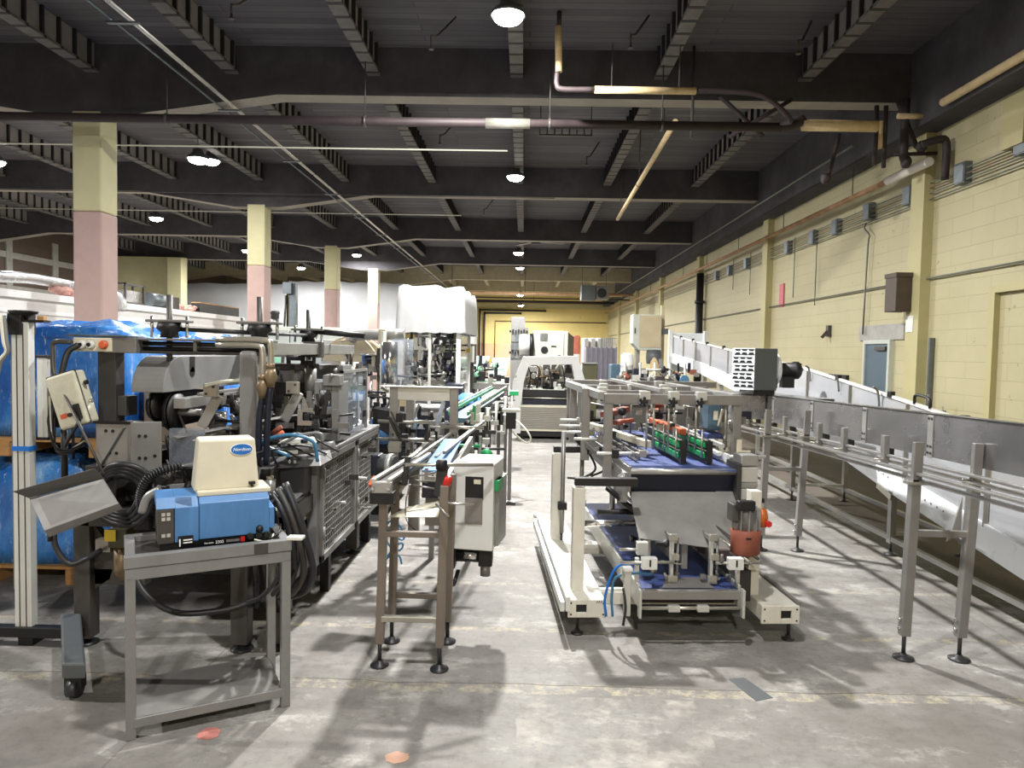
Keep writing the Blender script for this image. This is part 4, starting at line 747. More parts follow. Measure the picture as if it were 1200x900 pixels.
# bracket with two windows
Yb = 4.75; a = at(368, 516, Yb); c = at(396, 448, Yb); w = c.x - a.x; h = c.z - a.z; b = MB()
for x0_, x1_, z0_, z1_ in ((0, .2, 0, 1), (.72, 1, 0, 1), (.2, .72, 0, .13), (.2, .72, .45, .58), (.2, .72, .86, 1)): b.box(a.x + w * x0_, a.x + w * x1_, Yb, Yb + .02, a.z + h * z0_, a.z + h * z1_)
pt('window_bracket', 'machine_grey', b); bx(cm, 'bracket_cap', 'machine_grey', 378, 440, 398, 452, 4.72, .1); pt('bracket_gusset', 'machine_grey', MB().box(c.x - .01, c.x + .01, Yb, 5.0, a.z, c.z))
for px, py in ((393, 434), (388, 440)): pt('knob', 'steel_light', MB().ball(at(px, py, 4.7), .014, 6), 0)
# clear guard and wire guard on the aisle side
GX = -1.25
z0_, z1_ = 1.02, 1.475
pn = pt('clear_guard', 'acrylic', MB().box(GX - .004, GX + .004, 4.86, 5.6, z0_, z1_)); b = MB(); b.box(GX - .01, GX + .01, 4.84, 4.87, z0_, z1_ + .02); b.box(GX - .01, GX + .01, 4.84, 5.62, z1_, z1_ + .02); b.box(GX - .01, GX + .01, 5.59, 5.62, z0_, z1_); pt('guard_edge', 'steel_light', b, 0, pn)
for z in (1.12, 1.36): pt('guard_clip', 'black', MB().box(GX - .0, GX + .02, 5.5, 5.54, z, z + .05), 0, pn)
pt('corner_box', 'steel_light', MB().box(GX - .1, GX - .01, 4.82, 4.9, 1.33, 1.47)); pt('strut_rod', 'chrome', MB().cyl((GX - .12, 5.0, 1.0), (GX - .12, 5.0, 1.45), .012), 0); pt('strut_rod', 'chrome', MB().cyl((GX - .2, 5.3, 1.0), (GX - .2, 5.3, 1.4), .016), 0)
pt('inner_bar', 'machine_dark', MB().box(GX - .35, GX - .1, 5.1, 5.6, 1.0, 1.12)); pt('inner_bar', 'steel_mid', MB().bar((GX - .3, 4.9, 1.1), (GX - .08, 5.5, 1.22), .05))
pt('guard_sill', 'machine_grey', MB().box(GX - .14, GX + .02, 4.34, 6.06, .975, 1.0)); 
for y0_, y1_ in ((4.34, 5.22), (5.25, 6.05)):
    b = MB(); fw = .045; zz0, zz1 = .31, .97
    b.box(GX - .02, GX + .02, y0_, y0_ + fw, zz0, zz1); b.box(GX - .02, GX + .02, y1_ - fw, y1_, zz0, zz1); b.box(GX - .02, GX + .02, y0_, y1_, zz0, zz0 + fw); b.box(GX - .02, GX + .02, y0_, y1_, zz1 - fw, zz1)
    g_ = pt('guard_frame', 'steel_mid', b); b = MB()
    y = y0_ + fw
    while y < y1_ - fw: b.box(GX - .002, GX + .002, y, y + .007, zz0 + fw, zz1 - fw); y += .042
    z = zz0 + fw
    while z < zz1 - fw: b.box(GX - .002, GX + .002, y0_ + fw, y1_ - fw, z, z + .0045); z += .042
    pt('wire_mesh', 'steel_light', b, 0, g_)
    for z in (.45, .82): pt('hinge', 'steel_light', MB().cyl((GX + .024, y0_ + .02, z), (GX + .024, y0_ + .02, z + .08), .009, 8), 0, g_)
pt('frame_post', 'machine_grey', MB().box(GX - .06, GX - .0, 4.27, 4.34, .3, .98)); pt('guard_leg', 'black', MB().box(GX - .1, GX - .04, 5.95, 6.02, 0, .33)); pt('guard_leg', 'black', MB().box(GX - .1, GX - .04, 4.7, 4.76, 0, .33))
for i in range(10):      # drive parts visible through the mesh
    y = 4.45 + .16 * i
    pt('drive_lever', 'steel_mid', MB().bar((GX - .2, y, .5), (GX - .12 - .02 * (i % 3), y + .1, .75 + .05 * (i % 2)), .04, .02)) if i % 2 else pt('drive_pulley', 'zinc', MB().cyl((GX - .18, y, .6 + .03 * (i % 4)), (GX - .12, y, .6 + .03 * (i % 4)), .05, 16), 0)
pt('drive_box', 'steel_mid', MB().box(GX - .3, GX - .1, 5.0, 5.5, .38, .46)); pt('red_button', 'red', MB().cyl((GX - .12, 5.1, .47), (GX - .08, 5.1, .47), .02), 0); pt('white_bag', 'white', MB().ball((GX - .16, 4.75, .42), .06, 8, .5), 0)

CLUT = ('lever', 'spacer_block', 'tie_rod', 'roller', 'fitting', 'bracket')
def clutter(par, x0, x1, y0, y1, z0, z1, n, pal, seed, s=1.0, F=None):
    r = random.Random(seed)
    for i in range(n):
        x, y, z = r.uniform(x0, x1), r.uniform(y0, y1), r.uniform(z0, z1); k = r.randrange(6); m = r.choice(pal); b = MB(F); q = r.uniform(.7, 1.4) * s
        if k == 0: b.bar((x, y, z), (x + r.uniform(-.06, .06) * q, y + r.uniform(-.03, .03) * q, z + .13 * q), .03 * q, .012 * q)
        elif k == 1: b.cbox((x, y, z), .06 * q, .05 * q, .05 * q); b.cyl((x, y - .03 * q, z), (x, y - .025 * q, z), .012 * q, 8)
        elif k == 2: b.cyl((x - .12 * q, y, z), (x + .12 * q, y + r.uniform(-.05, .05), z + r.uniform(-.03, .03)), .009 * q, 8)
        elif k == 3: b.lathe((x, y, z), (1, 0, 0) if r.random() < .5 else (.2, -1, 0), [(0, .012 * q), (0, .032 * q), (.03 * q, .032 * q), (.03 * q, .014 * q), (.06 * q, .014 * q)], 14)
        elif k == 4: b.lathe((x, y, z), (r.uniform(-.5, .5), -.4, 1), [(0, .014 * q), (.03 * q, .02 * q), (.05 * q, .012 * q), (.08 * q, .01 * q)], 10)
        else: b.prism([(x, y, z), (x + .09 * q, y, z), (x + .09 * q, y, z + .03 * q), (x + .03 * q, y, z + .03 * q), (x + .03 * q, y, z + .10 * q), (x, y, z + .10 * q)], (0, .012, 0))
        b.build(CLUT[k], m, par, 0)
DK = ('black', 'machine_dark', 'steel_dark', 'steel_mid', 'zinc', 'black')
clutter(cm, -1.95, -1.55, 3.95, 4.7, 1.0, 1.32, 60, DK, 11); clutter(cm, -1.5, -1.25, 4.2, 5.2, .98, 1.3, 36, DK, 12, .9); clutter(cm, -1.36, -1.29, 4.4, 6.0, .36, .9, 44, ('steel_mid', 'zinc', 'machine_dark', 'black', 'white'), 13, 1.0)
clutter(cm, -1.9, -1.5, 3.66, 3.85, .76, 1.0, 26, DK, 14, .8); clutter(cm, -1.6, -1.3, 3.75, 4.1, .2, .72, 22, ('black', 'machine_dark', 'steel_dark', 'zinc'), 15, .9); clutter(cm, -1.9, -1.5, 4.9, 5.6, 1.35, 1.56, 14, DK, 16)
pt('shade_backing', 'black', MB().box(-1.42, -1.40, 4.2, 6.1, .2, .96)); pt('shade_backing', 'black', MB().box(-2.0, -1.5, 5.0, 5.04, .96, 1.4))  # black sheets added in place of shade inside the machine
for i in range(12):
    r_ = random.Random(40 + i); x = -1.9 + .05 * i; y = 3.8 + .1 * (i % 4)
    pt('thin_cable', ('black', 'black', 'navy', 'rubber')[i % 4], MB().tube([(x, y, .98), (x + r_.uniform(-.1, .1), y - .05, .98 + r_.uniform(.05, .2)), (x + r_.uniform(0, .2), y + .1, 1.05 + r_.uniform(0, .1)), (x + .2, y + .3, 1.0)], .006, 6), 0)

# ================================================================ LABELLER BEHIND THE CARTONER
lb = thing('labelling_machine', 'pale labelling machine with beige half disc and fat grey tube, behind the clear guard', 'machine', (-1.9, 7.2, 0))
def lp(name, m, b, bev=.004, par=None): return b.build(name, m, par or lb, bev)
lp('base_cabinet', 'steel_dark', MB().box(-2.5, -1.3, 6.9, 8.0, .1, .8), .01); lp('base_plinth', 'black', MB().box(-2.45, -1.35, 6.95, 7.95, 0, .1)); lp('table_plate', 'stainless', MB().box(-2.55, -1.2, 6.85, 8.1, .8, .84))
Yl = 7.2; a = at(412, 425, Yl)
dpts = [(at(414, 420, Yl).x + .32 * math.cos(t_), Yl, at(414, 424, Yl).z + .25 * math.sin(t_)) for t_ in [PI * i / 20 for i in range(21)]]
lp('half_disc', 'beige_disc', MB().prism(dpts, (0, .05, 0))); lp('disc_rim', 'brass', MB().tube([(p[0], Yl + .02, p[2]) for p in dpts], .014, 8, k=1), 0)
p, q = at(413, 393, 7.0), at(474, 392, 7.0); lp('top_tube', 'steel_light', MB().tube([p + V((-.02, 0, -.06)), p + V((.05, 0, 0)), q], .055, 14, k=5), 0); lp('tube_collar', 'beige_disc', MB().box(at(444, 400, 6.95).x, at(452, 400, 6.95).x, 6.92, 7.1, at(444, 403, 6.95).z, at(444, 386, 6.95).z))
cc = at(464, 430, 6.6); ccz0, ccz1 = at(464, 449, 6.6).z, at(464, 401, 6.6).z
lp('clear_cylinder', 'chrome', MB().cyl((cc.x - .06, 6.6, ccz0), (cc.x - .06, 6.6, ccz1), .075, 20), 0); lp('clear_drum', 'acrylic', MB().cyl((cc.x + .05, 6.65, ccz0 - .02), (cc.x + .05, 6.65, ccz1 + .03), .1, 20), 0); lp('drum_back', 'cabinet', MB().box(cc.x - .15, cc.x - .12, 6.6, 6.75, ccz0 - .02, ccz1 + .1))
lp('carousel', 'black', MB().lathe((-1.45, 7.0, 1.5), (0, 0, 1), [(0, .1), (.03, .13), (.07, .13), (.1, .05)], 16), 0); lp('carousel_ring', 'zinc', MB().lathe((-1.45, 7.0, 1.58), (0, 0, 1), [(0, .17), (.02, .17), (.02, .15)], 20), 0)
for i in range(6): lp('vertical_rod', 'chrome' if i % 2 else 'brass', MB().cyl((-1.72 + .07 * i, 7.0, .85), (-1.72 + .07 * i, 7.0, 1.5), .014, 8), 0)
lp('blue_panel', 'blue_paint', MB().box(at(424, 430, 7.1).x, at(432, 430, 7.1).x, 7.1, 7.14, at(424, 440, 7.1).z, at(424, 416, 7.1).z)); lp('blue_canister', 'blue_paint', MB().cyl((-1.3, 6.5, .78), (-1.3, 6.5, 1.0), .1, 16), 0); lp('blue_canister', 'blue_motor', MB().cyl((-1.07, 6.6, .78), (-1.07, 6.6, 1.0), .09, 16), 0)
lp('support_column', 'beige_disc', MB().box(-1.16, -1.02, 6.6, 6.7, 1.0, 1.2)); lp('swing_hose', 'beige_disc', MB().tube([at(400, 400, 7.1), at(420, 396, 7.1), at(432, 404, 7.1), at(440, 415, 7.1)], .012), 0)
for i in range(8): lp('clamp_block', 'zinc' if i % 2 else 'steel_mid', MB().cbox((-1.75 + .09 * i, 6.95, .9 + .04 * (i % 3)), .06, .08, .07))
lp('white_panel', 'cabinet_white', MB().box(at(362, 425, 7.3).x, at(400, 425, 7.3).x, 7.3, 7.36, .84, at(380, 398, 7.3).z)); lp('pink_sheet', 'peach', MB().box(-1.98, -1.88, 7.25, 7.28, 1.3, 1.45))
lp('dark_sheet', 'black', MB().prism([at(437, 500, 6.4), at(478, 520, 6.4), at(478, 485, 6.4), at(437, 478, 6.4)], (0, .2, 0)))

# ================================================================ FRAMED FILLER WITH THE WHITE TENT
ef = thing('framed_enclosure', 'aluminium framed filling machine under a white plastic tent, left of the aisle', 'machine', (-1.3, 10.3, 0))
ex0, ex1, ey0, ey1 = -1.70, -.86, 9.6, 11.4
def ep(name, m, b, bev=.004, par=None): return b.build(name, m, par or ef, bev)
for x in (ex0, ex1 - .06):
    for y in (ey0, ey1 - .06): ep('post', 'alu_white', MB().box(x, x + .06, y, y + .06, .03, 1.98)); foot(ef, x + .03, y + .03, .05)
b = MB()
for z in (1.92, .86):
    b.box(ex0, ex1, ey0, ey0 + .05, z, z + .05); b.box(ex0, ex1, ey1 - .05, ey1, z, z + .05); b.box(ex0, ex0 + .05, ey0, ey1, z, z + .05); b.box(ex1 - .05, ex1, ey0, ey1, z, z + .05)
ep('cross_rails', 'alu_white', b); ep('middle_post', 'alu', MB().box(-1.3, -1.26, ey0, ey0 + .04, .9, 1.92)); ep('side_film', 'clear_plastic', MB().box(ex1 - .03, ex1 - .025, ey0 + .06, ey1 - .06, .9, 1.9)); ep('lower_doors', 'steel_mid', MB().box(ex0 + .02, ex1 - .02, ey0 + .03, ey1, .1, .84), .006); ep('door_gap', 'steel_dark', MB().box(-1.29, -1.27, ey0 + .02, ey0 + .03, .1, .84))
tv = [(ex0 - .03, ey0 - .03), (ex1 + .05, ey0 - .03), (ex1 + .1, ey1), (ex0 - .03, ey1)]
b = MB(); n = 14; rings = []
for z, k in ((1.88, 1.02), (2.1, 1.0), (2.3, .99), (2.5, .96)):
    rg = []
    for i in range(4):
        p, q = V(tv[i] + (0,)), V(tv[(i + 1) % 4] + (0,))
        for j in range(n):
            v = p.lerp(q, j / n); c = V((-1.28, 10.4, 0)); v = c + (v - c) * (k + .008 * math.sin(j * 1.9 + z * 7 + i)); rg.append((v.x, v.y, z + (.008 * math.sin(j * 2.2 + i) if z < 2.4 else -.02 * (i in (1, 2)) + .03 * math.sin(j + i * 2))))
    rings.append(rg)
N_ = 4 * n; vs_ = [v for r_ in rings for v in r_]; b.add(vs_, [(r_ * N_ + j, r_ * N_ + (j + 1) % N_, (r_ + 1) * N_ + (j + 1) % N_, (r_ + 1) * N_ + j) for r_ in range(3) for j in range(N_)] + [tuple(range(3 * N_, 4 * N_))], 0, True)
ep('white_tent', 'tent', b, 0)
for i in range(8):
    x = -1.65 + .1 * i; ep('filling_nozzle', 'chrome', MB().lathe((x, 10.2, 1.82), (0, 0, -1), [(0, .03), (.2, .03), (.24, .018), (.4, .012)], 12), 0)
    if i % 2: ep('valve_body', 'zinc', MB().cbox((x, 10.1, 1.62 + .02 * (i % 3)), .06, .06, .09))
    else: ep('bottle_star', 'steel_dark', MB().cyl((x, 10.1, 1.42), (x, 10.1, 1.5), .05, 10), 0)
ep('filler_deck', 'stainless', MB().box(ex0 + .05, ex1 - .1, 9.8, 11.2, 1.0, 1.06)); ep('filler_bowl', 'stainless', MB().lathe((-1.4, 10.5, 1.25), (0, 0, 1), [(0, .3), (.1, .34), (.2, .34), (.22, .3)], 24), 0)
m_ = ep('blue_motor', 'navy', MB().box(-1.12, -.98, 9.95, 10.15, 1.35, 1.62), .01); ep('motor_label', 'paper', MB().box(-1.09, -1.03, 9.945, 9.95, 1.45, 1.51), 0, m_); ep('yellow_strip', 'yellow', MB().box(-.98, -.85, 11.2, 11.25, 1.62, 1.68)); ep('star_plate', 'zinc', MB().lathe((-1.2, 10.2, 1.15), (0, 0, 1), [(0, .22), (.03, .22)], 20), 0)
ep('glass_window', 'green_glass', MB().box(-1.25, -.9, 11.28, 11.29, 1.4, 1.88)); ep('guide_tube', 'zinc', MB().cyl((-1.1, 9.7, 1.1), (-.84, 9.8, 1.15), .02), 0)

clutter(lb, -1.8, -1.1, 6.6, 7.0, .86, 1.5, 56, ('zinc', 'black', 'steel_mid', 'machine_dark', 'navy', 'brass'), 21, 1.1); clutter(lb, -1.2, -.8, 6.35, 6.8, .5, 1.0, 30, ('black', 'machine_dark', 'steel_mid', 'navy'), 22, 1.2)
clutter(ef, -1.62, -.95, 9.7, 10.4, 1.0, 1.85, 80, ('zinc', 'chrome', 'steel_mid', 'alu', 'machine_dark', 'navy'), 23, 1.3)
# ================================================================ DISCHARGE CONVEYOR (centre foreground)
dc = thing('discharge_conveyor', 'tall narrow conveyor on brown-grey square legs with round feet, centre foreground', 'conveyor', (-.55, 3.6, 0))
def dp(name, m, b, bev=.003, par=None): return b.build(name, m, par or dc, bev)
for x, y in ((-.74, 3.59), (-.425, 3.56), (-.735, 3.90), (-.42, 3.91)):
    l = dp('leg', 'taupe_leg', MB().bar((x + .02, y + .02, .12), (x + .035, y + .02, .96), .042)); foot(dc, x + .02, y + .02, .13, .048, l)
for y, z in ((3.58, .255), (3.92, .26), (3.58, .70), (3.92, .735)): dp('rung', 'zinc' if z == .255 else 'taupe_leg', MB().bar((-.71, y + .02, z), (-.40, y + .02, z), .03))
dp('side_rail', 'stainless_leg', MB().box(-.72, -.69, 3.6, 5.6, .9, .97)); dp('side_rail', 'stainless_leg', MB().box(-.42, -.39, 3.6, 5.6, .9, .97))
for x in (-.745, -.665): dp('wear_strip', 'alu', MB().bar((x, 3.52, .99), (x + .10, 4.3, 1.015), .022, .016))
dp('strip_bed', 'steel_dark', MB().bar((-.705, 3.52, .965), (-.60, 4.3, .985), .1, .02)); dp('end_block', 'steel_light', MB().cbox((-.70, 3.53, .955), .1, .05, .055)); dp('end_nip', 'black', MB().cbox((-.70, 3.55, .90), .12, .08, .06))
for x in (-.74, -.66): dp('end_screw', 'chrome', MB().cyl((x, 3.5, .955), (x, 3.48, .955), .009, 8), 0)
dp('cap_lug', 'orange', MB().bar((-.765, 3.56, .95), (-.745, 3.6, .99), .025, .03)); dp('cap_lug', 'red', MB().lathe((-.39, 3.6, .935), (.3, -.3, 1), [(0, .012), (.03, .022), (.07, .02), (.08, .01)], 10), 0)
dp('clamp_post', 'black', MB().bar((-.62, 3.72, .93), (-.605, 3.74, 1.08), .03, .04)); dp('clamp_post', 'black', MB().bar((-.42, 3.6, .9), (-.405, 3.62, 1.06), .055, .04)); dp('clamp_head', 'black', MB().lathe((-.41, 3.6, 1.04), (0, 0, 1), [(0, .03), (.04, .03), (.05, .02)], 12), 0)
dp('cross_rod', 'zinc', MB().cyl((-.61, 3.68, 1.045), (-.16, 3.9, 1.02), .010, 10), 0); dp('cross_rod', 'zinc', MB().cyl((-.42, 3.6, .865), (-.24, 3.62, .855), .006, 8), 0); dp('rod_pin', 'zinc', MB().cyl((-.43, 3.55, .87), (-.36, 3.5, .82), .006, 8), 0)
dp('box_end', 'alu', MB().box(-.57, -.44, 4.0, 4.05, .90, .95)); dp('belt_guard', 'navy', MB().box(-.57, -.43, 4.02, 4.1, .80, .89)); dp('belt', 'blue_paint', MB().prism([(-.57, 4.0, .965), (-.43, 4.0, .965), (-.40, 4.7, 1.06), (-.52, 4.7, 1.06)], (0, 0, -.012))); dp('guard_slot', 'black', MB().box(-.51, -.50, 3.99, 4.0, .91, .94))
dp('inner_plate', 'steel_light', MB().box(-.56, -.43, 4.1, 4.12, .62, .8)); dp('inner_leg', 'stainless_leg', MB().box(-.66, -.6, 4.1, 4.16, .55, .95)); dp('carton_scrap', 'cream', MB().prism([(-.70, 3.72, .755), (-.44, 3.72, .76), (-.44, 3.95, .80), (-.64, 3.95, .76)], (0, 0, .004))); dp('hanging_wire', 'black', MB().tube([(-.64, 3.9, .83), (-.6, 3.7, .74), (-.5, 3.7, .66)], .003, 6), 0)
for i, (x, z) in enumerate(((-.66, .98), (-.52, 1.0), (-.47, 1.03))): dp('guide_rail', ('alu', 'zinc', 'stainless_leg')[i], MB().bar((x, 4.25, z), (x + .17, 5.5, z + .07), .02, .02))
# portal over the belt
for x, y in ((-.985, 5.2), (-.54, 5.2), (-.92, 5.55)): l = dp('portal_post', 'stainless_leg', MB().box(x, x + .06, y, y + .06, .55 if y < 5.5 else .7, 1.37)); [dp('post_bolt', 'black', MB().cyl((x + .03, y - .004, z), (x + .03, y, z), .008, 8), 0, l) for z in (1.02, 1.09)]
dp('portal_beam', 'alu', MB().box(-.93, -.54, 5.21, 5.27, 1.275, 1.37)); dp('portal_plate', 'alu', MB().box(-1.05, -.45, 5.18, 5.3, 1.37, 1.378))
for z in (.99, 1.12): dp('portal_rod', 'zinc', MB().cyl((-1.06, 5.16, z), (-.8 + z * .1, 5.16, z), .012, 8), 0)
dp('portal_rod', 'zinc', MB().cyl((-.6, 5.15, 1.09), (-.28, 5.15, 1.085), .012, 8), 0)
for x, z in ((-.86, 1.0), (-.9, 1.15)): dp('clamp_block', 'black', MB().cbox((x, 5.16, z), .05, .05, .06))
dp('support_leg', 'stainless_leg', MB().box(-.72, -.68, 5.5, 5.54, .0, .9)); dp('support_leg', 'stainless_leg', MB().box(-.42, -.38, 5.5, 5.54, 0, .9))
# drive box
M5 = Mx.Translation((-.385, 3.98, .52)) @ Mx.Rotation(-.16, 4, 'Z')
bxo = MB(M5).prism([(0, 0, 0), (.232, 0, 0), (.232, 0, .49), (.21, 0, .505), (.02, 0, .505), (0, 0, .49)], (0, .3, 0)).build('drive_box', 'white', dc, .006)
MB(M5).box(.07, .175, -.003, .002, .29, .42).build('box_window', 'black', bxo); MB(M5).box(.07, .172, -.005, .0, .15, .30).build('window_flap', 'stainless_leg', bxo); MB(M5).box(.12, .16, -.006, -.001, .38, .405).build('inner_plate', 'cream', bxo)
MB(M5).box(.234, .256, .05, .28, .02, .40).build('side_strip', 'stainless_leg', bxo); MB(M5).box(.234, .258, .02, .16, .34, .40).build('green_block', 'green', bxo)
dp('motor', 'black', MB().cyl((-.38, 4.1, .47), (-.2, 4.12, .46), .055, 16), 0); dp('motor_flange', 'black', MB().box(-.24, -.16, 4.05, 4.2, .40, .52)); dp('motor_spigot', 'steel_mid', MB().cyl((-.2, 4.08, .40), (-.2, 4.08, .34), .03, 12), 0); dp('motor_shaft', 'chrome', MB().cyl((-.32, 4.02, .475), (-.25, 4.02, .47), .02, 12), 0); dp('motor_cap', 'black', MB().box(-.42, -.37, 4.0, 4.1, .4, .52)); dp('cable_tail', 'black', MB().tube([(-.4, 4.0, .38), (-.38, 4.02, .3), (-.36, 4.1, .36)], .012), 0)
dp('servo_body', 'navy', MB().box(-.97, -.91, 4.5, 4.62, .83, .97), .01); dp('servo_can', 'charcoal', MB().lathe((-.91, 4.55, .90), (1, -.25, 0), [(0, .07), (.07, .07), (.1, .06)], 18), 0); dp('servo_rim', 'alu', MB().lathe((-.86, 4.54, .90), (1, -.25, 0), [(0, .075), (.035, .075)], 18), 0); dp('servo_arm', 'machine_dark', MB().bar((-.95, 4.6, .86), (-.7, 4.6, .92), .05))
tagp(MB().tube([(-.95 + .07 * math.cos(a * .7), 5.2 + .05 * a / 9, .05 + .012 * a + .05 * math.sin(a)) for a in range(24)], .008, 6, k=3).build('cable_heap', 'blue_hose'), 'loose heap of pale blue cable on the floor beyond the wire guard', 'cable')

# ================================================================ GREEN-RAILED CONVEYOR RUNNING AWAY
gc = thing('bottle_conveyor', 'green-railed bottle conveyor running away along the left side of the aisle', 'conveyor', (-.4, 7.5, 0))
def gp(name, m, b, bev=.003, par=None): return b.build(name, m, par or gc, bev)
path = [V((-.57, 6.25, 1.03)), V((-.53, 7.0, 1.04)), V((-.43, 8.3, 1.06)), V((-.33, 9.6, 1.08))]
def off(d, dz): return [p + V((d, 0, dz)) for p in path]
b = MB(); P = catmull(path, 6)
for i in range(len(P) - 1): b.bar(P[i], P[i + 1] + (P[i + 1] - P[i]) * .05, .16, .04)
gp('belt', 'blue_motor', b, 0)
for d in (-.10, .10):
    b = MB(); P = catmull(off(d, .09), 6)
    for i in range(len(P) - 1): b.bar(P[i], P[i + 1] + (P[i + 1] - P[i]) * .05, .014, .018)
    gp('guide_rail', 'alu_white', b, 0)
    b = MB(); P = catmull(off(d * .84, .06), 6)
    for i in range(len(P) - 1): b.bar(P[i], P[i + 1] + (P[i + 1] - P[i]) * .05, .016, .03)
    gp('green_strip', 'green', b, 0)
for i, y in enumerate((6.3, 6.9, 7.6, 8.6, 9.4)):
    j = min(range(len(P)), key=lambda k: abs(P[k].y - y)); x = P[j].x
    for s in (-.2, .02): l = gp('leg', 'steel_dark', MB().box(x + s, x + s + .04, y, y + .04, .05, 1.0)); foot(gc, x + s + .02, y + .02, .07, .04, l)
    gp('motor', 'black', MB().cbox((x - .02 + .06 * (i % 2), y + .1, .86), .14, .2, .22), .01); gp('bracket', 'zinc', MB().cbox((x + .12, y - .05, 1.06), .05, .05, .08)); gp('tie_rod', 'chrome', MB().cyl((x - .25, y - .06, 1.0), (x + .16, y - .06, 1.0), .012, 8), 0); gp('stand_rod', 'alu', MB().cyl((x + .11, y - .08, .65), (x + .12, y - .08, 1.1), .014, 8), 0)
gp('green_clamp', 'green', MB().cbox((-.42, 6.3, 1.0), .14, .2, .05)); gp('green_clamp', 'green', MB().cbox((-.12, 9.4, 1.1), .12, .2, .06))
a = at(551, 483, 8.2); gp('blue_dome', 'blue_paint', MB().lathe((a.x - .02, 8.2, 1.02), (.25, 0, 1), [(0, .17), (.05, .16), (.11, .11), (.14, .02)], 20), 0)
gp('dark_cabinet', 'navy', MB().box(-1.0, -.78, 9.0, 9.4, .4, 1.22), .01)
ps = thing('cable_post', 'thin dark post with a black head beside the aisle, carrying a white looped cable', 'post', (-.13, 7.6, 0))
MB().box(-.15, -.11, 7.58, 7.62, .04, .98).build('post', 'steel_mid', ps); MB().box(-.2, -.06, 7.54, 7.66, .0, .03).build('foot_plate', 'steel_dark', ps); MB().box(-.18, -.07, 7.54, 7.66, .82, 1.0).build('head', 'black', ps, .008); MB().box(-.22, -.03, 7.55, 7.65, 1.0, 1.03).build('top_plate', 'alu', ps)
tagp(MB().tube([at(590, 486, 8), at(604, 492, 7.9), at(616, 503, 7.8), at(622, 514, 7.8), at(617, 519, 7.8), at(606, 511, 7.7), at(596, 501, 7.6), at(590, 496, 7.6)], .010, 8).build('looped_cable', 'cable_white'), 'white cable hanging in a loop beside the aisle in front of the white arch machine', 'cable')

clutter(gc, -.78, -.3, 5.8, 9.4, .72, 1.04, 84, ('black', 'machine_dark', 'zinc', 'black', 'alu', 'steel_mid', 'green'), 31, 1.1); clutter(dc, -.95, -.6, 5.0, 5.6, .7, 1.05, 26, ('black', 'machine_dark', 'zinc', 'steel_mid'), 32); clutter(dc, -.74, -.40, 3.62, 4.0, .84, .97, 14, ('black', 'steel_mid', 'zinc'), 33, .5)
# ================================================================ FAR LINE MACHINES LEFT OF THE AISLE
fm_ = thing('conveyor_table', 'far conveyor table with tilted clear covers and black motors, left of the white arch', 'machine', (-.6, 13.5, 0))
for x in (-1.6, -.9, -.36):
    for y in (12.9, 14.2): MB().box(x, x + .06, y, y + .06, 0, .95).build('leg', 'stainless_leg', fm_)
MB().box(-1.65, -.28, 12.85, 14.3, .95, 1.05).build('table_frame', 'stainless', fm_); MB().box(-1.6, -.3, 12.9, 14.2, .5, .56).build('under_shelf', 'steel_dark', fm_)
for i, (a, b_) in enumerate((((552, 440), (572, 418)), ((572, 440), (596, 420)))):
    p, q = at(a[0], a[1], 13.4), at(b_[0], b_[1], 14.0); MB().prism([(p.x, 13.4, p.z), (q.x - .05, 13.4, p.z), (q.x + .02, 14.0, q.z), (p.x + .08, 14.0, q.z)], (0, .01, .01)).build('clear_cover', 'green_glass', fm_)
    MB().bar((p.x, 13.4, p.z), (p.x + .08, 14.0, q.z), .025).build('cover_edge', 'alu_white', fm_); MB().bar((q.x - .05, 13.4, p.z), (q.x + .02, 14.0, q.z), .025).build('cover_edge', 'alu_white', fm_)
for i in range(9):
    x = -1.5 + .15 * i; MB().cbox((x, 12.95, 1.12 + .04 * (i % 2)), .09, .12, .12).build('motor' if i % 2 else 'clamp_block', 'black' if i % 3 else 'zinc', fm_, .008)
MB().box(-1.2, -.3, 14.2, 14.25, 1.42, 1.48).build('yellow_beam', 'yellow', fm_)
hp = thing('operator_panel', 'dark framed operator screen on a post beside the tented machine', 'cabinet', (-.98, 12.2, 0))
a, c = at(547, 427, 12.2), at(558, 403, 12.2); MB().box(a.x, c.x, 12.2, 12.35, a.z, c.z).build('screen_frame', 'steel_dark', hp, .01); MB().box(a.x + .03, c.x - .03, 12.19, 12.2, a.z + .04, c.z - .04).build('screen', 'cabinet_white', hp); MB().box((a.x + c.x) / 2 - .04, (a.x + c.x) / 2 + .04, 12.25, 12.32, .03, a.z).build('post', 'steel_dark', hp); MB().box(a.x, c.x, 12.15, 12.4, 0, .03).build('foot_plate', 'steel_dark', hp)
a = at(548, 405, 19); t = thing('white_stack', 'white stacked drum shape behind the tented machine', 'drum', (a.x, 19, 0)); MB().lathe((a.x, 19, 0), (0, 0, 1), [(.02, .25), (2.3, .25), (2.35, .2)], 20).build('drum_body', 'white', t); [MB().lathe((a.x, 19, z), (0, 0, 1), [(0, .26), (.04, .26)], 20).build('hoop', 'cabinet_white', t) for z in (.6, 1.2, 1.8)]

clutter(fm_, -1.6, -.4, 12.9, 13.3, 1.06, 1.35, 50, ('black', 'zinc', 'steel_mid', 'green_tint', 'navy'), 34, 1.6)
